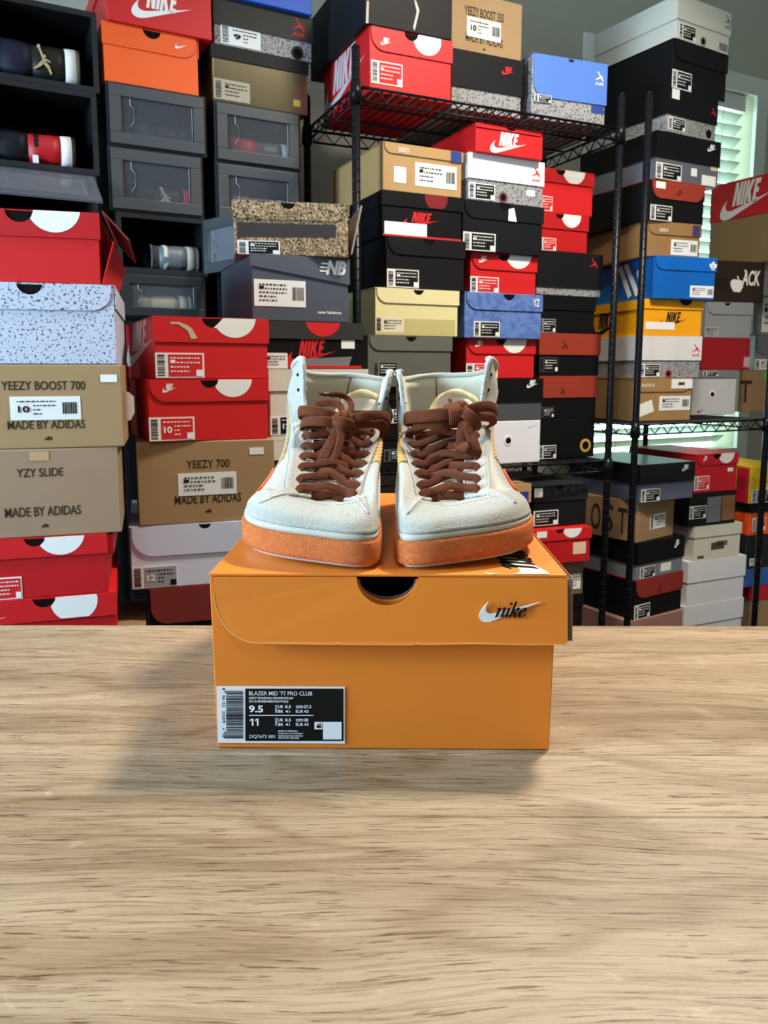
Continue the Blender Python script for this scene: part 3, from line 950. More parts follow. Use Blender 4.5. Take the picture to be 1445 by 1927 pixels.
# --- second stack, red lids over the YEEZY 700 box
G = 'boxes stacked left of the shoes'
S2 = [
    ('red shoe box with a torn lid edge and white disc', D(xl=291, xr=503, yt=597, yb=713, ys=645, yaw=27, cl=0, body=RED, lid=RED, notch=(400, 20), dec=[
        ('disc', 440, 596, 40), ('label', 291, 664, 384, 711, RL), ('<nike', 224, 592, 290, 690, (206, 190, 180)),
        ('poly', 340, 620, (196, 176, 150), [(319, 606), (336, 606), (353, 613), (360, 618), (371, 637), (359, 638), (352, 622), (334, 610), (320, 610)], 'torn_paper')])),
    ('red shoe box with small white logo, above the YEEZY 700 box', D(xl=279, xr=503, yt=713, yb=829, ys=755, yaw=25, cl=1, body=RED, lid=RED, notch=(394, 17), dec=[
        ('disc', 437, 712, 36), ('nike', 305, 722, 331, 739, 'white'), ('label', 278, 785, 366, 829, D(field='red', big='10'))])),
    ('brown box printed YEEZY 700 beside the left shoe', D(xl=259, xr=517, yt=831, yb=983, yaw=19, d=.33, style='plain', body=KRAFT, dec=[
        ('text', 351, 865, 432, 880, 'YEEZY 700', 'darkbrown', D(bold=.01)), ('label', 335, 889, 445, 931, D(field=None, bar='r')),
        ('text', 329, 930, 454, 946, 'MADE BY ADIDAS', 'darkbrown', D(bold=.01)), ('peak', 387, 955, 399, 964, 'darkbrown'), ('rect', 469, 842, 496, 855, 'white')])),
    ('white shoe box with wide flap and grey label', D(xl=246, xr=490, yt=983, yb=1101, ys=1041, yaw=17, cl=1, cr=1, body=(212, 218, 236), lid=(206, 213, 234), notch=(386, 12), dec=[
        ('label', 249, 1065, 335, 1105, D(field=(150, 156, 160), big='12'))])),
    ('black shoe box with a rust red flap at the table edge', D(xl=281, xr=478, yt=1101, yb=1215, ys=1167, yaw=17, cl=1, cr=1, body=BLK, lid=(122, 42, 36))),
]
zb2 = stack(380, 1.47, S2, G)

carton(95, 1.25, 17, 0.27, 0.33, zb1, 'brown carton under the left red shoe boxes')
carton(588, 1.62, 24, 0.24, 0.27, zb3, 'tall brown carton hidden behind the left shoe')
carton(378, 1.47, 17, 0.25, 0.30, zb2, 'brown carton under the box with rust red flap')

# --- crate towers: boxes resting on the storage crates
LREF = (290, 1.92)
p_l = ref_point(*LREF)
L_YAW = 28
G = 'boxes on top of the storage crates'
L1 = [
    ('red shoe box with large white logo, top of the crate tower', D(xl=203, xr=395, yt=-62, yb=56, ys=-25, yaw=L_YAW, style='drop', off=-.01, body=RED, lid=RED, dec=[('nike', 247, -20, 360, 42, 'white')])),
    ('bright orange shoe box with tiny white logo, top left', D(xl=197, xr=371, yt=66, yb=166, ys=98, yaw=L_YAW, cl=0, cr=1, body=(236, 92, 30), lid=(234, 88, 28), notch=(286, 17), dec=[('swoosh', 329, 84, 352, 94, 'white')])),
]
z_l1 = stack(*LREF, L1, G)
L2 = [
    ('bright blue shoe box cut off by the top of the picture', D(xl=425, xr=585, yt=-80, yb=10, yaw=L_YAW, style='plain', off=-.015, body=(20, 84, 190))),
    ('black and cement grey shoe box with red leaping figure', D(xl=405, xr=584, yt=10, yb=100, ys=63, yaw=L_YAW, style='drop', body=CEMENT, lid=(48, 47, 44), dec=[
        ('leaper', 549, 36, 573, 60, 'red', 1), ('label', 415, 52, 490, 88, D(field=None, bar='l', big='9')), ('hole', 559, 100, 11, 'black')])),
    ('shiny black and gold shoe box with crumpled lid', D(xl=402, xr=577, yt=103, yb=203, ys=124, yaw=L_YAW, style='drop', body=GOLDMET, lid=(26, 25, 25), dec=[
        ('label', 403, 152, 470, 190, D(field=None, bar='l', paper=(168, 160, 140))), ('rect', 552, 188, 565, 201, 'gold')])),
]
z_l2 = stack(*LREF, L2, G)

# --- wire rack in the middle: on its top shelf
ATOP = SHELF_A + 0.001
pA = ref_point(672, 1.95)
AR = (672, 1.95)
G = 'boxes on the top shelf of the middle rack'
stack(*AR, [
    ('big worn black box on top of the red shoe box', D(xl=688, xr=849, yt=-75, yb=60, yaw=24, style='plain', d=.40, off=-.02, body=(24, 24, 24), dec=[
        ('poly', 690, 25, (190, 180, 160), [(690, 2), (694, 2), (693, 44), (688, 44)], 'worn_edge'), ('poly', 785, 30, (190, 190, 186), [(779, 0), (783, 2), (789, 20), (780, 58), (777, 52), (784, 22)], 'tape_strip')])),
    ('red shoe box with white disc on the top wire shelf', D(xl=696, xr=848, yt=74, yb=166, ys=106, yaw=24, off=-.015, body=RED, lid=RED, notch=(773, 13), dec=[
        ('disc', 803, 76, 26), ('nike', 715, 72, 736, 87, 'white'), ('label', 698, 117, 757, 160, RL), ('<nike', 604, 95, 688, 196, (200, 188, 190))])),
], G, ATOP)
stack(*AR, [
    ('brown box printed YEEZY BOOST 350 beside the worn black box', D(xl=851, xr=981, yt=-8, yb=107, yaw=26, style='plain', off=.01, body=KRAFT, dec=[
        ('text', 874, 18, 948, 35, 'YEEZY BOOST 350', 'darkbrown', D(bold=.01)), ('label', 878, 37, 942, 74, D(field=None, bar='r', big='10')), ('text', 876, 68, 946, 84, 'MADE BY ADIDAS', 'darkbrown', D(bold=.01)),
        ('peak', 908, 89, 914, 95, 'darkbrown')])),
    ('black shoe box with red logo between red and blue boxes', D(xl=851, xr=980, yt=107, yb=190, ys=172, yaw=24, off=.01, style='drop', body=CEMENT, lid=BLK2, dec=[('nike', 943, 127, 968, 143, 'red')])),
], G, ATOP)
stack(*AR, [
    ('blue shoe box with white leaping figure on the top shelf', D(xl=1001, xr=1139, yt=110, yb=212, ys=190, yaw=20, off=.03, cl=1, body=CEMENT, lid=(78, 118, 196), notch=(1073, 6), dec=[
        ('leaper', 1119, 136, 1135, 154, 'white', 1), ('label', 1004, 179, 1036, 193, D(field='black')), ('rect', 1112, 196, 1136, 214, 'blue', 'printed_patch')])),
], G, ATOP)

# --- wire rack in the middle: first column
G = 'boxes in the first column of the middle rack'
stack(*AR, [
    ('tan shoe box with two white labels under the wire shelf', D(xl=721, xr=868, yt=276, yb=366, ys=296, yaw=26, off=-.03, cl=1, body=(176, 140, 92), lid=(176, 140, 92), dec=[
        ('text', 749, 275, 768, 287, 'asics', 'white'), ('rect', 741, 314, 764, 344, 'white'), ('label', 781, 310, 859, 354, D(field=None, bar='r')), ('rect', 847, 280, 867, 306, 'blue')])),
    ('black shoe box with red NIKE lettering and white strip label', D(xl=720, xr=868, yt=372, yb=449, ys=392, yaw=25, off=-.035, style='drop', body=BLK, lid=BLK, dec=[
        ('disc', 820, 374, 21, (120, 20, 28)), ('nike', 757, 400, 827, 430, 'red'), ('rect', 723, 419, 803, 443, 'white', 'label'), ('rect', 720, 445, 868, 449, 'red', 'red_base_band')])),
    ('black shoe box with dark size label above the cream one', D(xl=727, xr=873, yt=452, yb=545, ys=482, yaw=25, off=-.04, cl=1, body=BLK2, lid=BLK2, notch=(807, 11), dec=[('label', 728, 507, 788, 541, D(field='black'))])),
    ('pale yellow shoe box under the black boxes', D(xl=706, xr=861, yt=547, yb=632, ys=572, yaw=25, off=-.045, cl=1, body=(222, 212, 158), lid=(224, 216, 166), notch=(787, 10), dec=[
        ('label', 704, 597, 760, 625, D(field=None, bar='l', paper=(216, 210, 186))), ('rect', 702, 600, 856, 636, card((190, 180, 120), .5), 'ochre_band')])),
    ('olive grey shoe box behind the gap between the shoes', D(xl=692, xr=848, yt=632, yb=728, ys=660, yaw=25, off=-.045, cl=1, body=(92, 92, 86), lid=(98, 98, 92), notch=(773, 10), dec=[('label', 702, 681, 748, 708, D(field='black', paper=(110, 110, 104)))])),
    ('black shoe box seen between the two sneakers, upper one', D(xl=700, xr=850, yt=728, yb=800, ys=752, yaw=24, off=-.03, body=BLK, lid=BLK, dec=[('label', 728, 770, 775, 796, D(field='black'))])),
    ('black shoe box seen between the two sneakers, lower one', D(xl=700, xr=850, yt=800, yb=874, ys=825, yaw=24, off=-.03, body=BLK, lid=BLK, dec=[('label', 722, 845, 770, 868, D(field='black', paper=(90, 90, 90)))])),
], G, 0.80)

# --- second column
G = 'boxes in the second column of the middle rack'
stack(*AR, [
    ('red shoe box with large white NIKE logo under the shelf', D(zt=SHELF_A - .04, xl=896, xr=1021, yt=217, yb=293, ys=248, yaw=25, off=-.045, cl=0, cr=1, body=RED, lid=RED, notch=(961, 10), dec=[
        ('nike', 922, 250, 990, 291, 'white'), ('rect', 903, 210, 908, 232, 'white', 'printed_bar')])),
    ('white and cement shoe box with red leaping figure, middle', D(xl=882, xr=1021, yt=293, yb=383, ys=343, yaw=26, off=-.035, style='drop', body=CEMENT, lid=(226, 224, 224), dec=[
        ('leaper', 999, 316, 1016, 335, 'red', 1), ('label', 876, 345, 931, 375, D(field='black')), ('hole', 946, 381, 8, (110, 60, 70)), ('rect', 990, 358, 1006, 369, 'white')])),
    ('black shoe box with a scrap of white paper in its notch', D(xl=871, xr=1020, yt=384, yb=476, ys=415, yaw=25, off=-.025, cl=1, body=BLK2, lid=BLK2, notch=(949, 11), dec=[
        ('label', 871, 438, 932, 472, D(field='black')), ('poly', 958, 405, 'white', [(956, 394), (966, 392), (971, 418), (955, 416)], 'paper_scrap')])),
    ('red shoe box with white disc above the blue mottled one', D(xl=885, xr=1008, yt=476, yb=553, ys=509, yaw=25, off=-.01, cl=1, body=RED, lid=RED, notch=(947, 11), dec=[
        ('disc', 975, 478, 24), ('nike', 900, 482, 918, 495, 'white'), ('label', 884, 521, 938, 552, RL)])),
    ('mottled blue shoe box with dark size label', D(xl=874, xr=1018, yt=553, yb=637, ys=584, yaw=25, off=-.025, cl=1, body=BLUEDENIM, lid=BLUEDENIM, notch=(957, 11), dec=[
        ('text', 1002, 563, 1014, 577, 'YZ', 'white', D(bold=.02)), ('label', 891, 605, 940, 634, D(field='black'))])),
    ('red shoe box with white disc behind the right shoe collar', D(xl=877, xr=1005, yt=637, yb=712, ys=666, yaw=25, off=-.01, cl=1, body=RED, lid=RED, notch=(942, 10), dec=[
        ('disc', 967, 638, 23), ('nike', 893, 641, 910, 653, 'white'), ('label', 876, 684, 936, 714, RL)])),
    ('black and grey shoe box with white logo by the right shoe', D(xl=874, xr=1019, yt=712, yb=792, ys=757, yaw=25, off=-.02, style='drop', body=(74, 75, 80), lid=BLK, dec=[('nike', 990, 715, 1011, 730, 'white')])),
    ('white shoe box with a round punched hole by the right shoe', D(xl=870, xr=1016, yt=792, yb=874, ys=800, yaw=25, off=-.02, style='plain', body=(226, 226, 234), dec=[
        ('hole', 956, 829, 8, 'white'), ('swoosh', 994, 798, 1011, 805, (220, 200, 206))])),
], G, 0.80)

# --- third column
G = 'boxes in the third column of the middle rack'
stack(*AR, [
    ('red shoe box with white disc, top of the third column', D(xl=1014, xr=1115, yt=320, yb=403, ys=346, yaw=25, off=.03, cl=0, body=RED, lid=RED, notch=(1054, 9), dec=[('disc', 1079, 322, 21), ('label', 1000, 368, 1039, 396, RL)])),
    ('red shoe box directly under the topmost one of the third column', D(xl=1014, xr=1105, yt=403, yb=474, ys=432, yaw=25, off=.03, cl=0, body=RED2, lid=RED2, notch=(1052, 8), dec=[('disc', 1074, 407, 18), ('label', 1000, 447, 1046, 474, RL)])),
    ('black shoe box with red figure and cement base band', D(xl=1010, xr=1131, yt=475, yb=557, ys=542, yaw=25, off=.03, style='drop', body=CEMENT, lid=BLK2, dec=[('leaper', 1108, 488, 1124, 505, 'red')])),
    ('plain black shoe box under the cement banded one', D(xl=1015, xr=1118, yt=558, yb=627, ys=584, yaw=25, off=.03, cl=0, body=BLK, lid=BLK, dec=[('label', 1014, 600, 1045, 627, D(field='black', paper=(150, 150, 150)))])),
    ('black shoe box with rust red lid, upper of the two', D(xl=1015, xr=1127, yt=628, yb=707, ys=668, yaw=25, off=.03, style='drop', body=BLK, lid=RUST, dec=[('leaper', 1054, 641, 1068, 658, (70, 30, 24)), ('label', 1002, 672, 1050, 700, D(field='black', paper=(60, 60, 60)))])),
    ('black shoe box with rust red lid, lower of the two', D(xl=1015, xr=1121, yt=708, yb=787, ys=748, yaw=25, off=.03, style='drop', body=BLK, lid=RUST, dec=[('leaper', 1051, 728, 1063, 744, (70, 30, 24)), ('label', 1016, 766, 1042, 786, D(field='black', paper=(70, 70, 70)))])),
    ('tall black shoe box with a brass ringed hole', D(xl=1010, xr=1118, yt=788, yb=868, yaw=25, off=.03, style='plain', body=BLK, dec=[('hole', 1101, 838, 10, 'gold'), ('label', 1014, 838, 1046, 865, D(field='black'))])),
], G, 0.80)

# --- lower shelf of the middle rack
G = 'boxes on the lower shelf of the middle rack'
z = stack(*AR, [
    ('black shoe box with white sticker on its lid, lower right', D(xl=1004, xr=1103, yt=912, yb=990, ys=942, yaw=21, off=.02, cl=0, body=BLK2, lid=(36, 37, 41), notch=(1052, 8), dec=[('rect', 1001, 919, 1020, 936, 'white'), ('label', 992, 961, 1050, 989, D(field='black', bar=None))])),
    ('red shoe box with a pale square sticker, lower right', D(xl=1004, xr=1110, yt=990, yb=1060, ys=1016, yaw=18, off=.02, cl=0, body=RED2, lid=RED, notch=(1053, 8), dec=[('disc', 1076, 992, 18), ('rect', 1009, 1000, 1028, 1012, 'white'), ('rect', 1078, 1020, 1102, 1042, (226, 190, 160))])),
    ('dark tan shoe box under the red one, lower right', D(xl=1004, xr=1097, yt=1061, yb=1122, yaw=20, off=.02, style='plain', body=(112, 90, 64), dec=[('label', 1072, 1080, 1092, 1108, D(field=None, bar=None))])),
    ('black shoe box at the table edge right of the orange box', D(xl=1004, xr=1095, yt=1123, yb=1200, ys=1145, yaw=20, off=.02, style='drop', body=BLK, lid=BLK)),
    ('black shoe box standing on the lowest wire shelf', D(xl=1004, xr=1095, yt=1200, yb=1260, ys=1225, yaw=20, off=.02, style='drop', body=BLK, lid=BLK)),
], G, 0.1405)
stack(*AR, [
    ('tan shoe box with a blue patch beside the right sneaker', D(xl=868, xr=996, yt=914, yb=1000, ys=950, yaw=24, off=-.05, cl=0, body=(176, 138, 92), lid=(176, 138, 92), dec=[('rect', 971, 925, 993, 952, 'blue')])),
    ('dark shoe box below the tan box with blue patch', D(xl=868, xr=985, yt=1000, yb=1080, ys=1030, yaw=24, off=-.05, style='drop', body=BLK, lid=BLK)),
    ('dark shoe box hidden behind the orange box, upper', D(xl=868, xr=985, yt=1080, yb=1160, ys=1110, yaw=24, off=-.05, style='drop', body=BLK, lid=BLK)),
    ('dark shoe box hidden behind the orange box, lower', D(xl=868, xr=985, yt=1160, yb=1270, ys=1210, yaw=24, off=-.05, style='drop', body=BLK, lid=BLK)),
], G, 0.1405)

# --- right rack: tall stack in front of the blinds
G = 'boxes in the tall stack on the right rack'
BR = (1270, 2.42)
stack(*BR, [
    ('off white shoe box with leaping figure at the very top', D(xl=1275, xr=1372, yt=6, yb=89, ys=52, yaw=31, style='drop', body=(200, 200, 188), lid=(202, 202, 190), dec=[
        ('leaper', 1362, 30, 1374, 48, (120, 120, 116), 1), ('label', 1277, 47, 1309, 76, D(field='black')), ('hole', 1322, 87, 6, (150, 150, 146)), ('rect', 1353, 82, 1368, 96, (120, 120, 118), 'barcode_print')])),
    ('black shoe box with curved flap under the off white one', D(xl=1266, xr=1366, yt=89, yb=179, ys=124, yaw=31, cl=1, body=BLK, lid=BLK, dec=[('label', 1261, 134, 1301, 171, D(field='black'))])),
    ('black shoe box with red figure over a cement band, right', D(xl=1256, xr=1347, yt=179, yb=258, ys=225, yaw=31, style='drop', body=CEMENT, lid=BLK, dec=[
        ('leaper', 1335, 204, 1346, 219, 'red'), ('label', 1257, 222, 1289, 246, D(field='black')), ('hole', 1333, 252, 5, 'black'), ('rect', 1263, 168, 1277, 187, 'white')])),
    ('black lidded grey shoe box with white logo, right rack', D(xl=1235, xr=1352, yt=259, yb=345, ys=305, yaw=28, style='drop', body=(92, 95, 104), lid=BLK, dec=[
        ('nike', 1330, 273, 1347, 287, 'white'), ('label', 1232, 308, 1282, 344, D(field='black')), ('rect', 1300, 317, 1311, 332, 'white'), ('rect', 1320, 331, 1346, 350, 'white'), ('rect', 1337, 314, 1349, 322, (200, 190, 160))])),
    ('black shoe box with rust red flap in the tall stack', D(xl=1224, xr=1324, yt=346, yb=419, ys=377, yaw=25, cl=1, cr=1, body=BLK, lid=RUST, dec=[
        ('label', 1219, 386, 1264, 416, D(field='black')), ('nike', 1272, 358, 1284, 370, (90, 36, 26)), ('rect', 1233, 342, 1251, 355, 'white')])),
    ('brown shoe box above the bright blue one, right rack', D(xl=1216, xr=1317, yt=420, yb=485, ys=443, yaw=20, cl=1, body=(150, 112, 68), lid=(150, 112, 68), dec=[
        ('text', 1240, 428, 1256, 436, 'asics', 'white'), ('label', 1262, 452, 1312, 481, D(field=None, bar='r')), ('rect', 1302, 425, 1316, 445, (62, 56, 100))])),
    ('bright blue shoe box with three white stripes on its side', D(xl=1229, xr=1345, yt=486, yb=563, ys=509, yaw=17, cl=1, off=-.03, body=(0, 92, 178), lid=(0, 96, 186), dec=[
        ('trefoil', 1335, 492, 1349, 509, 'white'), ('label', 1298, 538, 1342, 560, D(field=None, bar='r')),
        ('<quad', 0, 0, 'stripe', [(1163, 505), (1170, 500), (1188, 556), (1182, 562)], 'white'), ('<quad', 0, 0, 'stripe', [(1174, 500), (1181, 496), (1203, 553), (1196, 558)], 'white'), ('<quad', 0, 0, 'stripe', [(1198, 512), (1201, 508), (1214, 553), (1208, 558)], 'white')])),
    ('yellow shoe box with black NIKE logo on the right rack', D(xl=1211, xr=1320, yt=564, yb=632, ys=582, yaw=18, style='drop', off=-.01, body=(238, 160, 12), lid=(240, 164, 14), dec=[
        ('nike', 1240, 587, 1292, 618, 'black'), ('rect', 1214, 606, 1269, 620, 'white', 'label'), ('disc', 1290, 560, 13, 'black'), ('<nike', 1114, 588, 1165, 640, 'black')])),
    ('white shoe box with red figure and cement base, right rack', D(xl=1205, xr=1317, yt=633, yb=711, ys=678, yaw=18, off=-.01, style='drop', body=CEMENT, lid=(214, 212, 214), dec=[
        ('leaper', 1301, 648, 1316, 664, 'red', 1), ('label', 1202, 685, 1241, 709, D(field='black')), ('hole', 1257, 706, 6, (150, 50, 60))])),
    ('brown shoe box with tilted white label on the wire shelf', D(xl=1191, xr=1300, yt=712, yb=790, ys=737, yaw=20, off=-.02, cl=1, cr=1, body=(160, 122, 78), lid=(160, 122, 78), dec=[
        ('text', 1206, 720, 1230, 728, 'asics', 'white'), ('poly', 1213, 768, 'white', [(1197, 764), (1226, 752), (1230, 774), (1201, 786)], 'sticker'), ('label', 1240, 745, 1298, 772, D(field=None, bar='r')),
        ('rect', 1262, 713, 1303, 731, 'white'), ('rect', 1275, 719, 1287, 725, (60, 60, 60), 'print')])),
], G, SHELF_B)

G = 'boxes behind the tall stack on the right rack'
zk = stack(1350, 2.72, [
    ('dark brown shoe box with hand drawn white lettering', D(xl=1340, xr=1438, yt=491, yb=569, yaw=14, off=0, d=.26, style='plain', body=(46, 36, 28), dec=[
        ('text', 1396, 509, 1430, 538, 'ACK', 'white', D(bold=.03, shear=.15)), ('poly', 1384, 536, 'white', [(1374, 530), (1380, 525), (1396, 528), (1398, 540), (1392, 550), (1380, 549), (1375, 540)], 'drawn_emblem'),
        ('poly', 1390, 520, 'white', [(1386, 520), (1388, 519), (1391, 526), (1389, 527)], 'drawn_mark'), ('poly', 1404, 512, 'white', [(1400, 508), (1402, 507), (1405, 515), (1403, 516)], 'drawn_mark'),
        ('rect', 1348, 522, 1368, 545, (30, 28, 26), 'label')])),
    ('grey shoe box under the dark brown lettered one', D(xl=1327, xr=1413, yt=570, yb=636, ys=592, yaw=14, d=.26, cl=1, body=(142, 144, 150), lid=(142, 144, 150), notch=(1368, 6), dec=[('label', 1323, 614, 1353, 634, D(field=None, bar=None, paper=(158, 160, 160)))])),
    ('red shoe box with plain lid between the two grey ones', D(xl=1321, xr=1411, yt=637, yb=696, ys=640, yaw=14, d=.26, style='plain', body=(150, 12, 24), dec=[('rect', 1399, 672, 1410, 691, (190, 150, 150))])),
    ('white shoe box with small punched hole above the wire shelf', D(xl=1303, xr=1384, yt=697, yb=785, ys=711, yaw=14, d=.26, style='drop', body=(196, 196, 200), lid=(120, 122, 126), dec=[('hole', 1340, 742, 6, 'white'), ('swoosh', 1312, 770, 1325, 777, 'black'), ('label', 1322, 698, 1350, 708, D(field='black'))])),
], G, SHELF_B)
stack(1430, 2.90, [
    ('speckled grey shoe box at the right picture edge', D(xl=1418, xr=1510, yt=556, yb=630, yaw=10, d=.30, off=.03, style='plain', body=SPECK_GREY, dec=[('label', 1434, 560, 1470, 625, D(field=None, bar=None))])),
    ('slate grey shoe box at the right edge below the speckled one', D(xl=1420, xr=1510, yt=631, yb=697, ys=667, yaw=10, d=.30, off=.03, cl=1, body=(112, 116, 126), lid=(100, 104, 112), dec=[('label', 1420, 676, 1460, 696, D(field=None, bar='l'))])),
    ('brown box with a large dark letter at the right edge', D(xl=1390, xr=1484, yt=698, yb=785, yaw=10, d=.30, off=.03, style='plain', body=KRAFT2, dec=[('text', 1391, 716, 1414, 757, 'T', 'darkbrown', D(bold=.01)), ('rect', 1438, 700, 1452, 713, (70, 190, 60))])),
], G, SHELF_B)
JACK = BOXES_BY['dark brown shoe box with hand drawn white lettering']
stack(1339, 2.92, [
    ('red shoe box turned sideways with white logo, right edge', D(xl=1339, xr=1510, yt=330, yb=404, yaw=-60, d=.21, style='plain', body=(176, 26, 36), dec=[('nike', 1356, 340, 1452, 425, (210, 216, 212))])),
    ('wide brown carton below the sideways red box', D(xl=1336, xr=1510, yt=404, yb=491, yaw=-60, d=.21, style='plain', body=(128, 106, 72))),
], G, JACK)

# --- right rack: below the wire shelf
G = 'boxes on the lowest shelf of the right rack'
stack(1205, 2.38, [
    ('black lidded blue grey shoe box just below the blinds', D(xl=1204, xr=1304, yt=871, yb=941, ys=908, yaw=27, style='drop', off=-.01, rough=.35, body=(86, 92, 112), lid=(24, 25, 28), dec=[
        ('nike', 1282, 874, 1297, 886, 'white'), ('label', 1206, 920, 1241, 944, D(field='black'))])),
    ('brown box with large letters on its side, lower right', D(xl=1200, xr=1268, yt=942, yb=1014, yaw=38, style='plain', body=(158, 126, 90), w=.205, dec=[
        ('label', 1223, 966, 1252, 994, D(field=None, bar='l')), ('<text', 1136, 948, 1154, 1000, 'S', 'darkbrown', D(bold=.01)), ('<text', 1112, 946, 1130, 996, 'O', 'darkbrown', D(bold=.01)), ('<text', 1162, 956, 1180, 1006, 'T', 'darkbrown', D(bold=.01))])),
    ('black lidded grey shoe box with white logo, lower right', D(xl=1199, xr=1284, yt=1015, yb=1083, ys=1055, yaw=33, style='drop', body=(120, 122, 130), lid=BLK, dec=[
        ('nike', 1268, 1015, 1278, 1030, 'white'), ('label', 1204, 1066, 1232, 1087, D(field='black')), ('rect', 1243, 1059, 1262, 1074, 'white')])),
    ('black shoe box with rust red flap near the table corner', D(xl=1195, xr=1281, yt=1084, yb=1156, ys=1118, yaw=33, cl=1, body=BLK, lid=(140, 40, 34), dec=[
        ('label', 1192, 1137, 1222, 1165, D(field='black')), ('nike', 1236, 1102, 1246, 1114, (90, 26, 22))])),
    ('dusty pink shoe box lowest in the right corner stack', D(xl=1182, xr=1282, yt=1157, yb=1225, yaw=30, style='plain', body=(150, 112, 100))),
], G, 0.1005)
stack(1305, 2.56, [
    ('red shoe box with white disc just below the blinds', D(xl=1307, xr=1386, yt=853, yb=925, ys=874, yaw=24, cl=1, body=(186, 20, 34), lid=(190, 22, 36), notch=(1348, 8), dec=[
        ('disc', 1366, 852, 15), ('nike', 1322, 858, 1331, 868, 'white'), ('label', 1306, 896, 1334, 922, RL), ('rect', 1369, 880, 1379, 887, 'white', 'print')])),
    ('black shoe box printed with small pictures, lower right', D(xl=1297, xr=1384, yt=926, yb=988, yaw=24, style='plain', body=(26, 25, 26), dec=[
        ('label', 1297, 952, 1328, 976, D(field='black')), ('rect', 1330, 935, 1356, 982, (116, 118, 124), 'printed_picture'), ('rect', 1358, 932, 1382, 978, (140, 96, 62), 'printed_picture')])),
    ('cream shoe box with a small sketch of a truck', D(xl=1306, xr=1392, yt=989, yb=1051, ys=1008, yaw=24, style='drop', body=(206, 202, 186), lid=(206, 202, 188), dec=[
        ('rect', 1338, 1020, 1362, 1033, (70, 68, 62), 'sketch'), ('rect', 1348, 1017, 1368, 1026, (100, 98, 90), 'sketch'), ('rect', 1312, 1046, 1324, 1051, (70, 70, 66), 'print')])),
    ('plain white shoe box, upper of the two by the corner', D(xl=1294, xr=1399, yt=1052, yb=1132, ys=1090, yaw=24, style='drop', body=(214, 214, 218), lid=(218, 218, 222))),
    ('plain white shoe box, lower of the two by the corner', D(xl=1286, xr=1394, yt=1133, yb=1215, ys=1170, yaw=24, style='drop', body=(208, 208, 214), lid=(214, 214, 220))),
], G, 0.1005)
stack(1410, 2.66, [
    ('red and yellow shoe box at the right edge', D(xl=1411, xr=1490, yt=877, yb=945, ys=905, yaw=21, cl=1, off=.01, body=(210, 178, 20), lid=(208, 176, 18), dec=[('label', 1414, 921, 1455, 945, D(field='black')), ('<rect', 1386, 880, 1409, 950, (190, 24, 44), 'printed_panel')])),
    ('orange and black shoe box at the right edge', D(xl=1411, xr=1490, yt=946, yb=1004, ys=962, yaw=21, off=.01, style='drop', body=(236, 84, 24), lid=BLK, dec=[('label', 1415, 974, 1440, 999, D(field='red'))])),
    ('black shoe box below the orange one at the right edge', D(xl=1405, xr=1490, yt=1005, yb=1066, yaw=21, off=.01, style='plain', body=(34, 34, 34), dec=[('label', 1410, 1050, 1432, 1064, NO)])),
    ('blue shoe box below the black one at the right edge', D(xl=1402, xr=1490, yt=1067, yb=1100, yaw=21, off=.01, style='plain', body=(52, 92, 160))),
    ('brown shoe box with red and white lid, right table corner', D(xl=1412, xr=1500, yt=1101, yb=1215, ys=1125, yaw=18, off=.02, style='drop', body=KRAFT2, lid=(180, 24, 40), dec=[])),
], G, 0.1005)


# ------------------------------------------------------------------ storage crates with clear doors, and the shoes kept in them
M_shell = card((26, 27, 29), 0.45, 0.1, 0.4, 'crate_plastic')
M_frame = card((68, 71, 75), 0.35, 0.06, 0.5, 'frosted_frame')
M_frame_dk = card((46, 48, 51), 0.35, 0.06, 0.5, 'dark_frame')
M_pane = clear_plastic('smoky_pane', (110, 116, 124), 0.22, 0.12)
M_clear = clear_plastic('clear_door', (150, 156, 166), 0.30, 0.10)
M_rib = card((150, 154, 160), 0.3, 0.05, 0.5, 'moulded_rib')
L_N = Vector((-math.sin(math.radians(L_YAW)), math.cos(math.radians(L_YAW)), 0)); L_UX = Vector((math.cos(math.radians(L_YAW)), math.sin(math.radians(L_YAW)), 0))


def crate(xl, xr, yt, yb, label, zt=None, zb=None, door='closed', frame=M_frame, d=0.31, off=0.0):
    p0 = p_l + L_N * off
    xm, ym = (xl + xr) / 2, (yt + yb) / 2
    a, b = hit(xl, ym, p0, L_N), hit(xr, ym, p0, L_N); w = (b - a).length
    zt = hit(xm, yt, p0, L_N).z if zt is None else zt
    zb = hit(xm, yb, p0, L_N).z if zb is None else zb
    h = zt - zb - GAP; c = (a + b) / 2 + L_N * d / 2
    r = empty('storage_crate', (c.x, c.y, zb), math.radians(L_YAW), label, 'crate', 'stacked shoe storage crates')
    t = 0.006
    m = MB()
    m.box(-w / 2, w / 2, -d / 2, d / 2, 0, t).box(-w / 2, w / 2, -d / 2, d / 2, h - t, h)
    m.box(-w / 2, -w / 2 + t, -d / 2, d / 2, t, h - t).box(w / 2 - t, w / 2, -d / 2, d / 2, t, h - t).box(-w / 2 + t, w / 2 - t, d / 2 - t, d / 2, t, h - t)
    m.build('shell', M_shell, r)
    rim = MB(); q = 0.012; y = -d / 2 - 0.004
    rim.box(-w / 2, w / 2, y, -d / 2 - .0003, h - q, h).box(-w / 2, w / 2, y, -d / 2 - .0003, 0, q)
    rim.box(-w / 2, -w / 2 + q, y, -d / 2 - .0003, q, h - q).box(w / 2 - q, w / 2, y, -d / 2 - .0003, q, h - q)
    rim.build('front_rim', card((40, 41, 44), .4, .06, .4, 'crate_rim'), r)
    if door == 'closed':
        dr = door_panel(r, w - 0.012, h - 0.010, frame)
        dr.location = (0, -d / 2 - 0.0042, 0.005)
    return r, w, h, d, zb


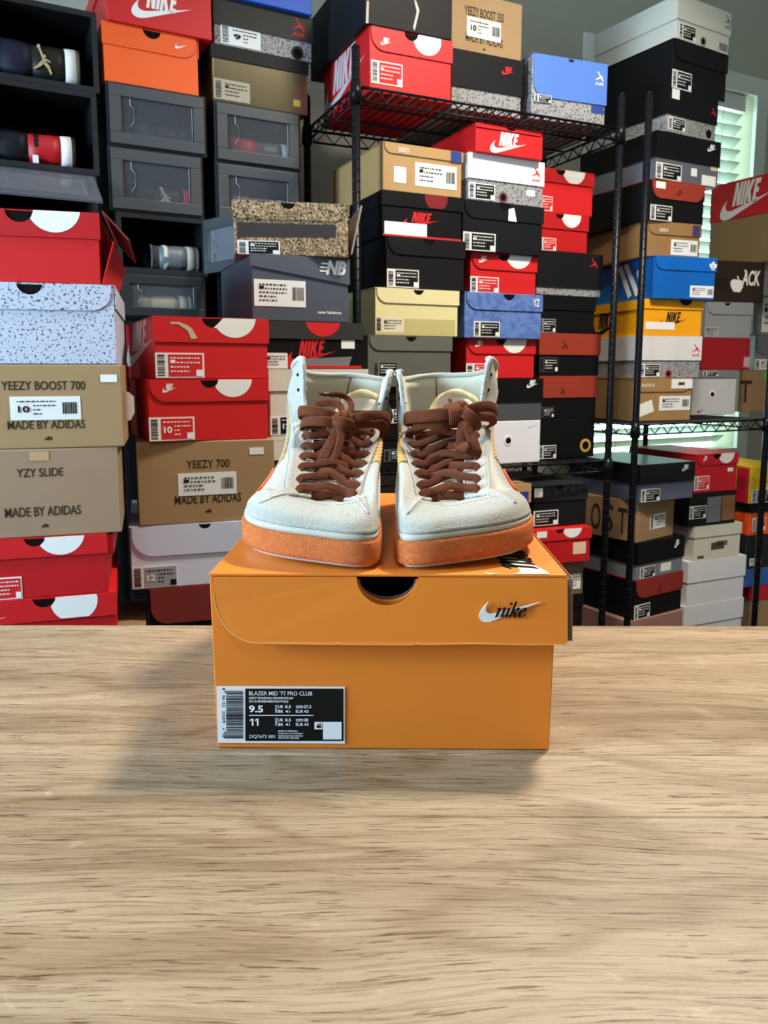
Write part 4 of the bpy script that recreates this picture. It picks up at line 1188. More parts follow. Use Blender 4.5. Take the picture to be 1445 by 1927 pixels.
def door_panel(parent, w, h, frame, pane=None):
    """door standing in its local x,z plane, thickness towards -y"""
    k = min(0.026, h * .22); m = MB(); y0, y1 = -0.007, 0.0
    m.box(-w / 2, w / 2, y0, y1, 0, k).box(-w / 2, w / 2, y0, y1, h - k, h).box(-w / 2, -w / 2 + k, y0, y1, k, h - k).box(w / 2 - k, w / 2, y0, y1, k, h - k)
    o = bevel(m.build('door', frame, parent), 0.0015)
    MB().box(-w / 2 + k, w / 2 - k, -0.0035, -0.0015, k, h - k).build('pane', pane or M_pane, o)
    x = -w / 2 + k + (w - 2 * k) * .12; z0, z1 = k + .002, h - k - .002; H = z1 - z0
    pts = [(x, z1), (x, z0 + H * .80), (x + .008, z0 + H * .70), (x + .008, z0 + H * .32), (x, z0 + H * .2), (x, z0)]
    MB().tube([(u, -0.0045, z) for u, z in pts], 0.0011, 6).build('moulded_rib', M_rib, o, True)
    MB().tube([(w / 2 - k - .004, -0.0045, z0), (w / 2 - k - .004, -0.0045, z1)], 0.0008, 6).build('moulded_rib', M_rib, o, True)
    return o


def heel_shoe(label, cr, u, z0, upper, collar, sole, outsole, wid=0.072, tall=0.15, emblem=None, tab=None, mid=None, flip=1):
    """a sneaker lying on its side in a crate, heel outwards, sole to the right; u = offset of its sole from the crate centre"""
    root, w, h, d, zb = cr
    pw = Vector(root.location) + L_UX * u - L_N * (d / 2 - 0.012)
    r = empty('stored_sneaker', (pw.x, pw.y, zb + z0), math.radians(L_YAW), label, 'shoe', 'sneakers kept in the storage crates')

    def ring(x, a, b, n=20):
        R = []
        for i in range(n):
            t = 2 * math.pi * i / n
            cy, cz = math.cos(t), math.sin(t)
            yy = a * (1 + math.copysign(abs(cy) ** .5, cy)); zz = wid / 2 + b * math.copysign(abs(cz) ** .5, cz)
            R.append((x, yy, zz))
        return R

    def loft(name, rows, mat, par=None):
        n = 20; v = []; f = []
        for (x, a, b) in rows: v += ring(-x, a, b)
        for i in range(len(rows) - 1):
            for k in range(n): f.append((i * n + k, i * n + (k + 1) % n, (i + 1) * n + (k + 1) % n, (i + 1) * n + k))
        f += [tuple(range(n - 1, -1, -1)), tuple(range((len(rows) - 1) * n, len(rows) * n))]
        return mesh_obj(name, v, f, mat, par or r, True)
    b = wid / 2
    loft('outsole', [(0, .125, b * .97), (.008, .127, b)], card(outsole, .6))
    loft('midsole', [(.0082, .128, b), (.02, .128, b * .99), (.031, .125, b * .95)], card(sole, .6))
    up = loft('upper', [(.0312, .122, b * .93), (.05, .118, b * .93), (.075, .105, b * .88), (.10, .075, b * .80)], card(upper, .45))
    loft('collar', [(.1002, .068, b * .80), (.12, .058, b * .84), (tall, .052, b * .86)], card(collar, .5))
    if mid: loft('heel_panel', [(.078, .1065, b * .93), (.088, .098, b * .91)], card(mid, .5))
    if tab: MB().box(-.092, -.080, -.003, .004, .006, .026).build('heel_tab', card(tab, .5), r)
    if emblem:
        P = fit(leaper_polys(), -.098, -.060, wid * .22, wid * .82)
        m = MB()
        for q in P: m.prism(q, lambda x, z: (x, -.003, z), lambda x, z: (x, .012, z))
        m.build('emblem', card(emblem, .35, .05, .5, 'metal', metallic=.5), r)
    return r


z1_ = z_l1
c1 = crate(202, 386, 178, 285, 'smoky crate directly under the bright orange box', zt=z1_)
c2 = crate(205, 381, 287, 404, 'smoky crate with a red soled shoe inside', zt=c1[4])
c3 = crate(220, 388, 404, 516, 'black crate with its clear door swung open', zt=c2[4], door='open')
c4 = crate(222, 386, 516, 600, 'smoky crate below the open one, partly hidden by red boxes', zt=c3[4], frame=M_frame_dk)
dr = door_panel(c3[0], c3[1] - .012, c3[2] - .010, M_frame, M_clear)
dr.location = (c3[1] / 2 + .102, -c3[3] / 2 - .066, .005)
dr.rotation_euler = (0, 0, math.radians(-68))
dr.location = (c3[1] / 2 - .004 + (c3[1] - .012) / 2 * math.cos(math.radians(72)), -c3[3] / 2 - .006 - (c3[1] - .012) / 2 * math.sin(math.radians(72)), .005)
dr.rotation_euler = (0, 0, math.radians(-72))
c5 = crate(404, 563, 209, 314, 'smoky crate under the shiny black and gold box', zt=z_l2)
c6 = crate(406, 563, 316, 420, 'smoky crate half hidden behind the elephant print box', zt=c5[4])
c7 = crate(-45, 181, 2, 158, 'open fronted black crate holding the dark sneaker', door='none')
c8 = crate(-45, 182, 158, 318, 'open fronted black crate holding the red sneaker', zt=c7[4], door='none')
c9 = crate(-45, 183, 318, 440, 'black crate with a clear flap raised in front, far left', zt=c8[4], door='none')
dr = door_panel(c9[0], c9[1] - .012, .135, clear_plastic('clear_frame', (120, 124, 134), .42, .12), M_clear)
dr.location = (0, -c9[3] / 2 - .010, c9[2] - .004); dr.rotation_euler = (math.radians(124), 0, 0)

for cr, nm in ((c4, 'black cabinet carrying the crates behind the red boxes'), (c6, 'black cabinet carrying the crates behind the slate grey box'), (c9, 'black cabinet carrying the open fronted crates')):
    rt, w, h, d, zb = cr
    cb = empty('storage_cabinet', (rt.location.x, rt.location.y, 0), math.radians(L_YAW), nm, 'cabinet', 'black cabinets under the storage crates')
    H = zb - 0.0006
    bevel(MB().box(-w / 2, w / 2, -d / 2, d / 2, 0, H).build('body', M_black, cb), .002)
    for k in range(2):
        dd = MB().box(-w / 2 + .006, w / 2 - .006, -d / 2 - .012, -d / 2 - .0005, .03 + k * (H - .05) / 2, .02 + (k + 1) * (H - .05) / 2).build('door', M_black, cb)
        MB().box(w / 2 - .03, w / 2 - .022, -d / 2 - .022, -d / 2 - .0125, .03 + k * (H - .05) / 2 + .2, .03 + k * (H - .05) / 2 + .28).build('handle', M_frame, dd)

heel_shoe('dark sneaker with pale gold leaping figure and white sole', c7, c7[1] / 2 - .038, .0065, (34, 34, 30), (26, 28, 44), (222, 224, 226), (78, 78, 66), emblem=(206, 186, 140), wid=.100, tall=.175)
heel_shoe('red and black sneaker with white sole, far left', c8, c8[1] / 2 - .048, .0065, (176, 22, 32), (18, 18, 24), (230, 232, 240), (30, 34, 46), wid=.088, tall=.18, tab=(226, 228, 240), mid=(22, 18, 20))
heel_shoe('black sneaker with red sole and silver leaping figure', c2, c2[1] / 2 - .014, .0065, (24, 24, 26), (24, 24, 28), (196, 30, 44), (150, 20, 30), emblem=(196, 200, 206), wid=.075, tall=.15, mid=(150, 30, 34))
heel_shoe('black sneaker with light blue trim in the upper crate', c1, c1[1] / 2 - .030, .0065, (30, 32, 36), (36, 40, 44), (46, 50, 56), (40, 44, 50), wid=.07, tall=.14, tab=(60, 130, 180))
heel_shoe('red and grey sneaker with white sole in a smoky crate', c5, c5[1] / 2 - .012, .0065, (70, 72, 72), (170, 26, 36), (226, 228, 230), (200, 204, 206), wid=.074, tall=.165, tab=(220, 222, 224))
heel_shoe('pale grey sneaker in the crate behind elephant print box', c6, c6[1] / 2 - .020, .0065, (150, 150, 140), (120, 124, 124), (190, 190, 182), (150, 150, 144), wid=.07, tall=.15)
heel_shoe('silver and blue grey runner in the open crate', c3, c3[1] / 2 - .014, .0065, (92, 104, 110), (66, 78, 88), (172, 168, 156), (96, 100, 98), wid=.075, tall=.115, mid=(196, 196, 190))
heel_shoe('cream sneaker showing through the lowest smoky crate', c4, c4[1] / 2 - .030, .0065, (196, 190, 160), (176, 170, 140), (206, 202, 182), (170, 166, 150), wid=.06, tall=.13)

# torn, standing-up side flap of the open red box and tuck tab of the brown box (parts of their boxes)
root, fc, w, d, h, yaw, zs = S1[0][1]['_']
m = MB()
m.prism([(-d / 2, h - .002), (d / 2, h - .002), (d / 2, h - .04), (-d / 2, h - .045)], lambda y, z: (w / 2 + .004 + (h - z) * .9, y, z + .006), lambda y, z: (w / 2 + .007 + (h - z) * .9, y, z + .006))
m.build('side_flap', card((120, 42, 40), .6), root)
m = MB().prism([(-d / 2, 0.002), (d / 2, 0.002), (d / 2, h * .55), (-d / 2, h * .62)], lambda y, z: (w / 2 + .001 + z * .30, y, z), lambda y, z: (w / 2 + .003 + z * .30, y, z))
m.build('crumpled_side', card(RED, .45), root)
root, fc, w, d, h, yaw, zs = S1[2][1]['_']
MB().prism([(0, .040), (.012, .044), (.018, .056), (.018, .082), (.010, .090), (0, .090)], lambda x, z: (w / 2 + x, -d / 2 + .004, z), lambda x, z: (w / 2 + x, -d / 2 + .006, z)).build('tuck_tab', card((176, 146, 120), .7), root)
root, fc, w, d, h, yaw, zs = S1[4][1]['_']
MB().box(w / 2 + .003, w / 2 + .012, -d / 2 + .001, d / 2, h - .035, h - .003).build('side_flap', card(RED2, .5), root)
root, fc, w, d, h, yaw, zs = S3[0][1]['_']
m = MB().prism([(-d / 2 - .002, h - .001), (d / 2, h - .001), (d / 2, .01), (-d / 2 - .002, .006)], lambda y, z: (w / 2 + .004 + z * .22, y, z), lambda y, z: (w / 2 + .007 + z * .22, y, z))
m.build('side_flap', card((150, 132, 116), .5), root)


# ------------------------------------------------------------------ the orange shoe box on the table
ORANGE = card((226, 128, 38), 0.5, 0.03, 0.4, 'orange_card')
M_cut = card((238, 176, 104), 0.8, 0.05, 0.2, 'cut_card_edge')
M_greycard = card((96, 92, 90), 0.75, 0.08, 0.2, 'grey_card')
HB_Y, HB_YAW = 0.4905, math.radians(-0.8)
HD, HH = 0.330, 0.1205
HC = Vector((0.0015, HB_Y + HD / 2, TABLE_Z + 0.0004))
hb = empty('shoe_box', HC, HB_YAW, 'orange shoe box on the table carrying the pair of sneakers', 'box')
HW = 0.2275                                    # body width
t = 0.0022
fH = Face(hb, 'F', HW, HD, HH, HB_YAW)
FLIP = -HD / 2                                 # local y of the front
zlid = HH
notch_u = fH.px(729, 1095)[0]; NR, ND = 0.0200, 0.0182
# body: open tray with a notched front wall
fw = [(-HW / 2, 0), (HW / 2, 0), (HW / 2, HH - .003)]
fw += [(notch_u + (NR - .0012) * math.cos(a), HH - .003 - (ND - .0038) * math.sin(a)) for a in [i * math.pi / 16 for i in range(17)]]
fw += [(-HW / 2, HH - .003)]
m = MB().prism(fw, lambda u, z: (u, FLIP, z), lambda u, z: (u, FLIP + t, z))
m.box(-HW / 2, HW / 2, HD / 2 - t, HD / 2, 0, HH - .003)
m.box(-HW / 2, -HW / 2 + t, FLIP + t + .0001, HD / 2 - t - .0001, 0, HH - .003).box(HW / 2 - t, HW / 2, FLIP + t + .0001, HD / 2 - t - .0001, 0, HH - .003)
m.box(-HW / 2 + t, HW / 2 - t, FLIP + t, HD / 2 - t, 0, t)
m.v = [(x * (1 - .019 * (1 - z / HH)), y, z) for x, y, z in m.v]      # the tray narrows a little towards its base
bevel(m.build('body', ORANGE, hb), 0.0006, 2)
# inner grey liner edge seen inside the notch
il = [(notch_u + (NR - .0022) * math.cos(a), HH - .004 - (ND - .0060) * math.sin(a)) for a in [i * math.pi / 16 for i in range(17)]]
ol = [(notch_u + (NR + .001) * math.cos(a), HH - .004 - (ND - .002) * math.sin(a)) for a in [i * math.pi / 16 for i in range(17)]]
MB().prism((ol + il[::-1])[::-1], lambda u, z: (u, FLIP + t + .0004, z), lambda u, z: (u, FLIP + t + .003, z)).build('inner_wall_edge', M_greycard, hb)
MB().box(-HW / 2 + t + .001, HW / 2 - t - .001, FLIP + .05, FLIP + .052, t, HH - .004).build('dark_backing', M_hole_shade, hb)  # near-black sheet added so the notch looks into a shaded inside
# lid: top, front flap with one big rounded corner and finger notch, side and back panels
LX0, LX1 = -0.1133, 0.1196
fz = HH - 0.0442
R = 0.024
pts = [(LX0 + .0035, HH - .001)]
pts += [(LX0 + .0035 + (R + .004) * (1 - math.cos(a)) + .0, fz + .032 * (1 - math.sin(a)) ** 1.0) for a in [i * math.pi / 2 / 12 for i in range(13)]]
pts += [(-.03, fz), (-.029, fz + .0006), (-.027, fz), (.02, fz + .0002), (.022, fz + .001), (.024, fz + .0004), (.06, fz + .0012), (.09, fz + .0006), (LX1 - .0015, fz + .0008), (LX1, fz + .002), (LX1, HH - .001)]
pts += [(notch_u + NR * math.cos(a), HH - .001 - ND * math.sin(a)) for a in [i * math.pi / 16 for i in range(17)]]
lift = lambda u, z: -0.0018 - 0.0065 * max(0.0, (HH - z) / .044) * (0.5 + 0.5 * min(1, max(0, (u + .11) / .1)))
m = MB().prism(pts, lambda u, z: (u, FLIP + lift(u, z) - .0016, z), lambda u, z: (u, FLIP + lift(u, z), z))
lid = m.build('lid_flap', ORANGE, hb)
MB().prism([(p[0] - .0003, p[1] - .0003) for p in pts[1:24]] + [(p[0] + .0001, p[1] + .0002) for p in pts[1:24]][::-1], lambda u, z: (u, FLIP + lift(u, z) - .0018, z), lambda u, z: (u, FLIP + lift(u, z) - .0004, z)).build('cut_edge', M_cut, lid)
m = MB().box(LX0, LX1, FLIP - .0033, HD / 2 + .003, HH - .0008, HH + .0012)
top = bevel(m.build('lid_top', ORANGE, hb), .0008)
# right side panel flares out and shows its grey inside edge
m = MB().prism([(HH - .002, 0.0), (HH - .042, .0006), (HH - .043, .0008), (HH - .043, .0036), (HH - .002, .0024)], lambda z, x: (LX1 + .0003 + x, FLIP - .004, z), lambda z, x: (LX1 + .0003 + x, HD / 2, z))
m.build('side_panel', M_greycard, hb)
MB().prism([(HH - .001, .0025), (HH - .0435, .0037), (HH - .0435, .0042), (HH - .001, .0030)], lambda z, x: (LX1 + .0003 + x, FLIP - .0036, z), lambda z, x: (LX1 + .0003 + x, HD / 2, z)).build('side_panel_face', ORANGE, hb)
m = MB().box(LX0, LX1, HD / 2 + .0005, HD / 2 + .003, HH - .044, HH - .001); m.build('lid_back', ORANGE, hb)
# printed logo on the flap, white swoosh under black cursive lettering
LE = 0.0078
ff = Face(hb, 'F', HW, HD + 2 * LE, HH, HB_YAW)
q = ff.rect(902, 1133, 1015, 1171)
ff.polys('swoosh_print', fit([SWOOSH], *q), ink((226, 226, 232)), -.0006, t=.0008)
q = ff.rect(931, 1131, 991, 1162)
ff.polys('lettering', fit(script_polys(), *q), ink((16, 14, 16)), .0004, t=.0003)
# the large logo printed along the lid top
def topmap(polys, x0, y0, s, name, mat, e):
    mb = MB()
    for p in polys:
        mb.prism([(a, b) for a, b in p], lambda a, b: (x0 - b * s, y0 + a * s, HH + .0013 + e), lambda a, b: (x0 - b * s, y0 + a * s, HH + .00125))
    return mb.build(name, mat, hb)
YF = FLIP - .003


def clip(polys, y0, s):
    """keep the part of the print that lies on the lid top (the rest wraps over the edge)"""
    m_ = (YF - y0) / s; out = []
    for p in polys:
        q = []
        for (a0, b0), (a1, b1) in zip(p, p[1:] + p[:1]):
            if a0 >= m_: q.append((a0, b0))
            if (a0 >= m_) != (a1 >= m_): k = (m_ - a0) / (a1 - a0); q.append((m_, b0 + (b1 - b0) * k))
        if len(q) > 2: out.append(q)
    return out



TS, TY = .118, FLIP - .016
topmap(clip([SWOOSH], TY, TS), .108, TY, TS, 'swoosh_print', ink((226, 222, 210)), .0003)
topmap(clip([[(x / 2.9 * .55 + .22, y / 2.9 * .55 + .05) for x, y in p] for p in script_polys()], TY, TS), .108, TY, TS, 'lettering', ink((16, 14, 16)), .0007)

# size label
WHITE, NEAR = ink((232, 234, 240), .45), ink((20, 20, 20), .45)
u0_, u1_, z0_, z1_b = fH.rect(407, 1291, 649, 1399)
lab = fH.polys('label', [[fH.px(407.5, 1290.5), fH.px(649, 1292), fH.px(649, 1398.5), fH.px(411, 1397)][::-1][::-1]], WHITE, .0003, t=.0004)


def quad_px(x0, y0, x1, y1): return [fH.px(x0, y1), fH.px(x1, y1), fH.px(x1, y0), fH.px(x0, y0)]


fH.polys('print_field', [quad_px(462, 1295, 646, 1393)], NEAR, .0008, lab, .0002)
e1 = .0012
for (s, x0, x1, base, cap, b) in (
        ("BLAZER MID '77 PRO CLUB", 469, 588, 1307, 7.9, .008), ('LIGHT BONE/SAIL-SESAME-PECAN', 469, 552, 1314, 4.2, .02), ('OS CLAIR/SESAME/NOIX/VOILE', 469, 543, 1320.3, 4.2, .02),
        ('9.5', 469, 496, 1339.5, 13.5, .035), ('UK', 524, 534, 1331.3, 5.6, .02), ('8.5', 537, 548, 1331.3, 5.6, .02), ('cm', 557, 570.5, 1331.3, 5.0, .02), ('27.5', 572, 586, 1331.3, 5.6, .02),
        ('BR', 524, 533.5, 1340, 5.6, .02), ('41', 537.5, 545.5, 1340, 5.6, .02), ('EUR', 557, 571, 1340, 5.6, .02), ('43', 572.3, 581, 1340, 5.6, .02),
        ('UK', 524, 534, 1356.2, 5.6, .02), ('8.5', 537, 548, 1356.2, 5.6, .02), ('cm', 557, 570.5, 1356.2, 5.0, .02), ('28', 572, 580.5, 1356.2, 5.6, .02),
        ('BR', 524, 533.5, 1364.6, 5.6, .02), ('41', 537.5, 545.5, 1364.6, 5.6, .02), ('EUR', 557, 571, 1364.6, 5.6, .02), ('43', 572.3, 581, 1364.6, 5.6, .02),
        ('DQ7673 001', 470, 518, 1388.3, 7.2, .006), ('MADE IN VIETNAM /', 524, 561.5, 1375.6, 2.9, .02), ('FABRIQUE AU VIETNAM /', 524, 571, 1380.2, 2.9, .02),
        ('FABRICADO NO VIETNÃ /', 524, 571, 1384.6, 3.6, .02), ('HECHO EN VIETNAM', 524, 563, 1388.8, 2.9, .02)):
    a_, b_ = fH.px(x0, base), fH.px(x1, base); c_ = fH.px(x0, base - cap)
    fH.flat('lettering', fit_text(s, a_[0], b_[0], a_[1], c_[1], b), WHITE, e1, lab)
ONE = [(.36, 0), (.62, 0), (.62, 1), (.40, 1), (.06, .82), (.06, .63), (.36, .77)]
for ux_ in (470, 479.5):
    a_, b_ = fH.px(ux_, 1364.3), fH.px(ux_ + 12, 1364.3 - 13.5)
    fH.flat('lettering', ([(a_[0] + (b_[0] - a_[0]) * x, a_[1] + (b_[1] - a_[1]) * z) for x, z in ONE], [tuple(range(7))]), WHITE, e1, lab)
fH.polys('rule_line', [quad_px(469, 1344.2, 590, 1345.4)], WHITE, .0011, lab, .0001)
fH.polys('white_square', [quad_px(592, 1357, 607, 1371)], WHITE, .0011, lab, .0001)
fH.polys('white_square', [quad_px(608, 1357, 643, 1390)], WHITE, .0011, lab, .0001)
fH.polys('icon_print', [quad_px(596, 1363, 604, 1368), quad_px(598, 1360, 600, 1362), quad_px(601.5, 1359.5, 604.5, 1361.5)], NEAR, .0014, lab, .0001)


def vert_text(s, x0, x1, y0, y1, mat, e, ccw=False):
    v, f = text_polys(s, .01)
    xs = [p[0] for p in v]; ys = [p[1] for p in v]
    out = []
    for x, y in v:
        a_ = (x - min(xs)) / (max(xs) - min(xs)); b_ = (y - min(ys)) / (max(ys) - min(ys))
        out.append(fH.px(x1 - (x1 - x0) * (1 - b_), y0 + (y1 - y0) * a_) if not ccw else fH.px(x0 + (x1 - x0) * (1 - b_), y1 - (y1 - y0) * a_))
    fH.flat('lettering', (out, f), mat, e, lab)


vert_text('MENS', 518, 522.5, 1325.5, 1339.5, WHITE, e1, True); vert_text('WMNS', 518, 522.5, 1349.5, 1364.5, WHITE, e1, True)
for s, ya, yb_ in (('1', 1294.5, 1297), ('96152', 1307, 1330), ('25009', 1337, 1359.5), ('4', 1369, 1372), ('16', 1379, 1386.5)):
    vert_text(s, 418.5, 424, ya, yb_, NEAR, .0008)
bars = []; y = 1299.0; rb = random.Random(3)
while y < 1387:
    tt = rb.choice([.6, .9, 1.2, 1.9]); long_ = y < 1303 or y > 1374
    bars.append(quad_px(422 if long_ else 426, y, 457.5, min(y + tt, 1388))); y += tt + rb.choice([.7, .9, 1.5])
fH.polys('barcode', bars, NEAR, .0008, lab, .0002)


# ------------------------------------------------------------------ the pair of mid-top sneakers on the orange box
# rails in shoe coordinates: (towards the inner side, back from the toe, up); four per station: sole edge, lower, upper, top edge
C0 = [(.012, .0075, .0285), (.013, .015, .0345), (.013, .034, .0375), (.013, .058, .0375)]
LAT = [
    [(-.014, .0165, .0285), (-.013, .023, .0350), (-.003, .040, .0385), (.005, .058, .0375)],
    [(-.034, .031, .0285), (-.0305, .036, .0360), (-.0160, .049, .0400), (.000, .060, .0385)],
    [(-.0460, .054, .0285), (-.0405, .056, .0375), (-.022, .062, .0435), (-.0005, .067, .0410)],
    [(-.0490, .085, .0285), (-.0400, .085, .0395), (-.0235, .086, .0520), (-.001, .088, .0495)],
    [(-.0470, .120, .028), (-.0370, .118, .0460), (-.0240, .114, .0635), (-.003, .108, .0590)],
    [(-.0430, .150, .028), (-.0345, .148, .0530), (-.0245, .140, .0750), (-.005, .130, .0700)],
    [(-.040, .180, .028), (-.0335, .175, .0600), (-.0270, .166, .0870), (-.010, .152, .0830)],
    [(-.038, .205, .028), (-.0345, .198, .066), (-.0300, .186, .1000), (-.0165, .168, .1040)],
    [(-.037, .225, .028), (-.0375, .220, .072), (-.034, .202, .1130), (-.0200, .178, .1400)],
    [(-.035, .245, .028), (-.036, .244, .072), (-.0345, .230, .1110), (-.0330, .206, .1345)],
    [(-.029, .266, .028), (-.030, .269, .069), (-.024, .258, .1050), (-.0210, .244, .1290)],
    [(-.018, .281, .028), (-.018, .287, .066), (-.008, .278, .1010), (-.003, .266, .1275)],
]
HEEL = [(.002, .286, .028), (.002, .293, .066), (.011, .285, .1010), (.016, .273, .1275)]
MED = [
    [(.030, .0025, .0285), (.029, .010, .0345), (.022, .035, .0385), (.019, .058, .0375)],
    [(.0435, .0050, .0285), (.042, .016, .0365), (.033, .042, .0405), (.025, .060, .0380)],
    [(.0482, .0180, .0285), (.0470, .030, .0400), (.041, .053, .0430), (.0265, .067, .0395)],
    [(.0490, .055, .0285), (.0485, .064, .0445), (.0445, .077, .0520), (.028, .088, .0455)],
    [(.0475, .100, .028), (.0485, .104, .049), (.048, .107, .0610), (.030, .108, .0535)],
    [(.0440, .140, .028), (.047, .140, .054), (.050, .134, .0710), (.033, .130, .0630)],
    [(.042, .170, .028), (.046, .168, .059), (.0500, .160, .0810), (.039, .152, .0770)],
    [(.041, .195, .028), (.046, .192, .065), (.0520, .182, .0950), (.0470, .168, .0980)],
    [(.040, .215, .028), (.046, .213, .070), (.0535, .199, .1080), (.0545, .179, .1290)],
    [(.038, .240, .028), (.043, .240, .070), (.0530, .226, .1060), (.0560, .208, .1235)],
    [(.032, .262, .028), (.036, .266, .068), (.046, .256, .1040), (.0480, .244, .1235)],
    [(.020, .279, .028), (.022, .285, .066), (.030, .277, .1010), (.035, .266, .1255)],
]


def settle(p):
    # the toe sits low in its rubber cup
    k = max(0.0, 1 - (p[2] - .028) / .022) * (1 if p[1] < .07 else max(0.0, 1 - (p[1] - .07) / .08))
    return (p[0], p[1], p[2] - .0050 * k)


RAILS = [[settle(q) for q in st] for st in [C0] + LAT + [HEEL] + MED[::-1]]
NST = len(RAILS)                               # 26


def cr(p0, p1, p2, p3, t):
    return tuple(.5 * (2 * b + (c - a) * t + (2 * a - 5 * b + 4 * c - d) * t * t + (3 * b - a - 3 * c + d) * t ** 3) for a, b, c, d in zip(p0, p1, p2, p3))


def station(t):
    i = math.floor(t); f = t - i
    return [cr(RAILS[(i - 1) % NST][k], RAILS[i % NST][k], RAILS[(i + 1) % NST][k], RAILS[(i + 2) % NST][k], f) for k in range(4)]


def surf0(t, v):
    r = station(t)
    e0 = tuple(2 * a - b for a, b in zip(r[0], r[1])); e1 = tuple(2 * a - b for a, b in zip(r[3], r[2]))
    P = [e0] + r + [e1]
    x = min(max(v, 0), 0.99999) * 3; i = int(x)
    return Vector(cr(P[i], P[i + 1], P[i + 2], P[i + 3], x - i))


def snorm(t, v):
    a = surf0(t + .05, v) - surf0(t - .05, v); b = surf0(t, min(v + .03, 1)) - surf0(t, max(v - .03, 0))
    n = a.cross(b)
    if n.length < 1e-12: return Vector((0, 0, 1))
    n.normalize()
    return n


# make sure normals point outwards (check on the lateral wall)
NSGN = 1.0 if snorm(5, .3).x < 0 else -1.0


def surf(t, v, off=0.0):
    p = surf0(t, v)
    return p + snorm(t, v) * (NSGN * off) if off else p


M_suede = suede('pale_bone_suede', (176, 172, 162), bump=.7, scale=560, dark=.66, thr=.345)
M_toe = suede('hairy_toe_suede', (176, 173, 163), bump=.7, scale=420, dark=.88, thr=.42, dist=.0010)
M_leather = suede('bone_leather', (177, 174, 164), bump=.10, scale=600, dark=.95, rough=.55, spec=.35)
M_fray = suede('frayed_edge', (214, 214, 208), bump=1.0, scale=700, dark=.62, dist=.0015, thr=.40)
M_lining = suede('ripstop_lining', (214, 207, 186), bump=.12, scale=900, dark=.93, rough=.7)
M_mesh = ribbed('ribbed_tan_panel', (196, 158, 92), 1500, 2)
M_tongue = suede('cream_tongue', (212, 206, 190), bump=.15, scale=700, dark=.93, rough=.75)
M_foam = suede('yellowed_foam', (212, 200, 160), bump=.4, scale=800, dark=.88, rough=.9)
M_fox = suede('bone_foxing', (194, 191, 178), bump=.25, scale=260, dark=.93, rough=.7)
M_rubber = crater_rubber()
M_outsole = card((206, 200, 190), .45, .08, .4, 'pale_outsole')
M_lace = lace_mat()
M_orange_sw = suede('orange_swoosh', (222, 96, 40), bump=.3, scale=500, dark=.85, rough=.7)


def ribbon(name, pts, wdirs, width, thick, parent, tf, mat=None, sub=5):
    """flat lace: smooth path, width direction per key point; lens shaped section"""
    P = [Vector(p) for p in pts]
    Wd = [Vector(w) for w in wdirs] if isinstance(wdirs, list) else [Vector(wdirs)] * len(P)
    path, wd = [], []
    n = len(P)
    for i in range(n - 1):
        for k in range(sub):
            t_ = k / sub
            path.append(Vector(cr(P[max(i - 1, 0)], P[i], P[i + 1], P[min(i + 2, n - 1)], t_))); wd.append(Wd[i].lerp(Wd[i + 1], t_))
    path.append(P[-1]); wd.append(Wd[-1])
    sec = [(-.5, 0), (-.44, .42), (-.22, .55), (0, .6), (.22, .55), (.44, .42), (.5, 0), (.44, -.42), (.22, -.55), (0, -.6), (-.22, -.55), (-.44, -.42)]
    v, uv, f = [], [], []; m_ = len(sec); L_ = 0
    for i, p in enumerate(path):
        d_ = (path[min(i + 1, len(path) - 1)] - path[max(i - 1, 0)]).normalized()
        w_ = (wd[i] - d_ * wd[i].dot(d_)).normalized(); nn = w_.cross(d_)
        if i: L_ += (p - path[i - 1]).length
        ww = width[i * (len(width) - 1) // (len(path) - 1)] if isinstance(width, list) else width
        for (a_, b_) in sec:
            v.append(tf(p + w_ * (a_ * ww) + nn * (b_ * thick))); uv.append((L_, a_ + .5))
    for i in range(len(path) - 1):
        for k in range(m_): f.append((i * m_ + k, i * m_ + (k + 1) % m_, (i + 1) * m_ + (k + 1) % m_, (i + 1) * m_ + k))
    f += [tuple(range(m_ - 1, -1, -1)), tuple(range((len(path) - 1) * m_, len(path) * m_))]
    return mesh_obj(name, v, f, mat or M_lace, parent, True, uvs=uv)


def patch_mesh(ta, tb, va, vb, off, nt, nv, tf, thick=None):
    """solid patch lying on the upper; va, vb: numbers or functions of 0..1 along t"""
    fa = va if callable(va) else (lambda q: va); fb = vb if callable(vb) else (lambda q: vb)
    v, f = [], []
    for layer in (off, (off - thick) if thick else 0.0):
        for i in range(nt + 1):
            q = i / nt; t_ = ta + (tb - ta) * q
            for j in range(nv + 1):
                vv = fa(q) + (fb(q) - fa(q)) * j / nv
                v.append(tf(surf(t_, vv, layer)))
    K = (nt + 1) * (nv + 1); g = lambda i, j, l: l * K + i * (nv + 1) + j
    for i in range(nt):
        for j in range(nv):
            f.append((g(i, j, 0), g(i + 1, j, 0), g(i + 1, j + 1, 0), g(i, j + 1, 0)))
            f.append((g(i, j, 1), g(i, j + 1, 1), g(i + 1, j + 1, 1), g(i + 1, j, 1)))
    for i in range(nt):
        f.append((g(i, 0, 0), g(i, 0, 1), g(i + 1, 0, 1), g(i + 1, 0, 0))); f.append((g(i, nv, 0), g(i + 1, nv, 0), g(i + 1, nv, 1), g(i, nv, 1)))
    for j in range(nv):
        f.append((g(0, j, 0), g(0, j + 1, 0), g(0, j + 1, 1), g(0, j, 1))); f.append((g(nt, j, 0), g(nt, j, 1), g(nt, j + 1, 1), g(nt, j + 1, 0)))
    return v, f


def rough_tube(pts, r, jitter, tf, n=8, seed=1):
    rr = random.Random(seed)
    mb = MB(); P = [Vector(p) for p in pts]
    mb.tube([tf(p) for p in P], r, n)
    mb.v = [tuple(Vector(q) + Vector((rr.uniform(-1, 1), rr.uniform(-1, 1), rr.uniform(-1, 1))) * jitter) for q in mb.v]
    return mb


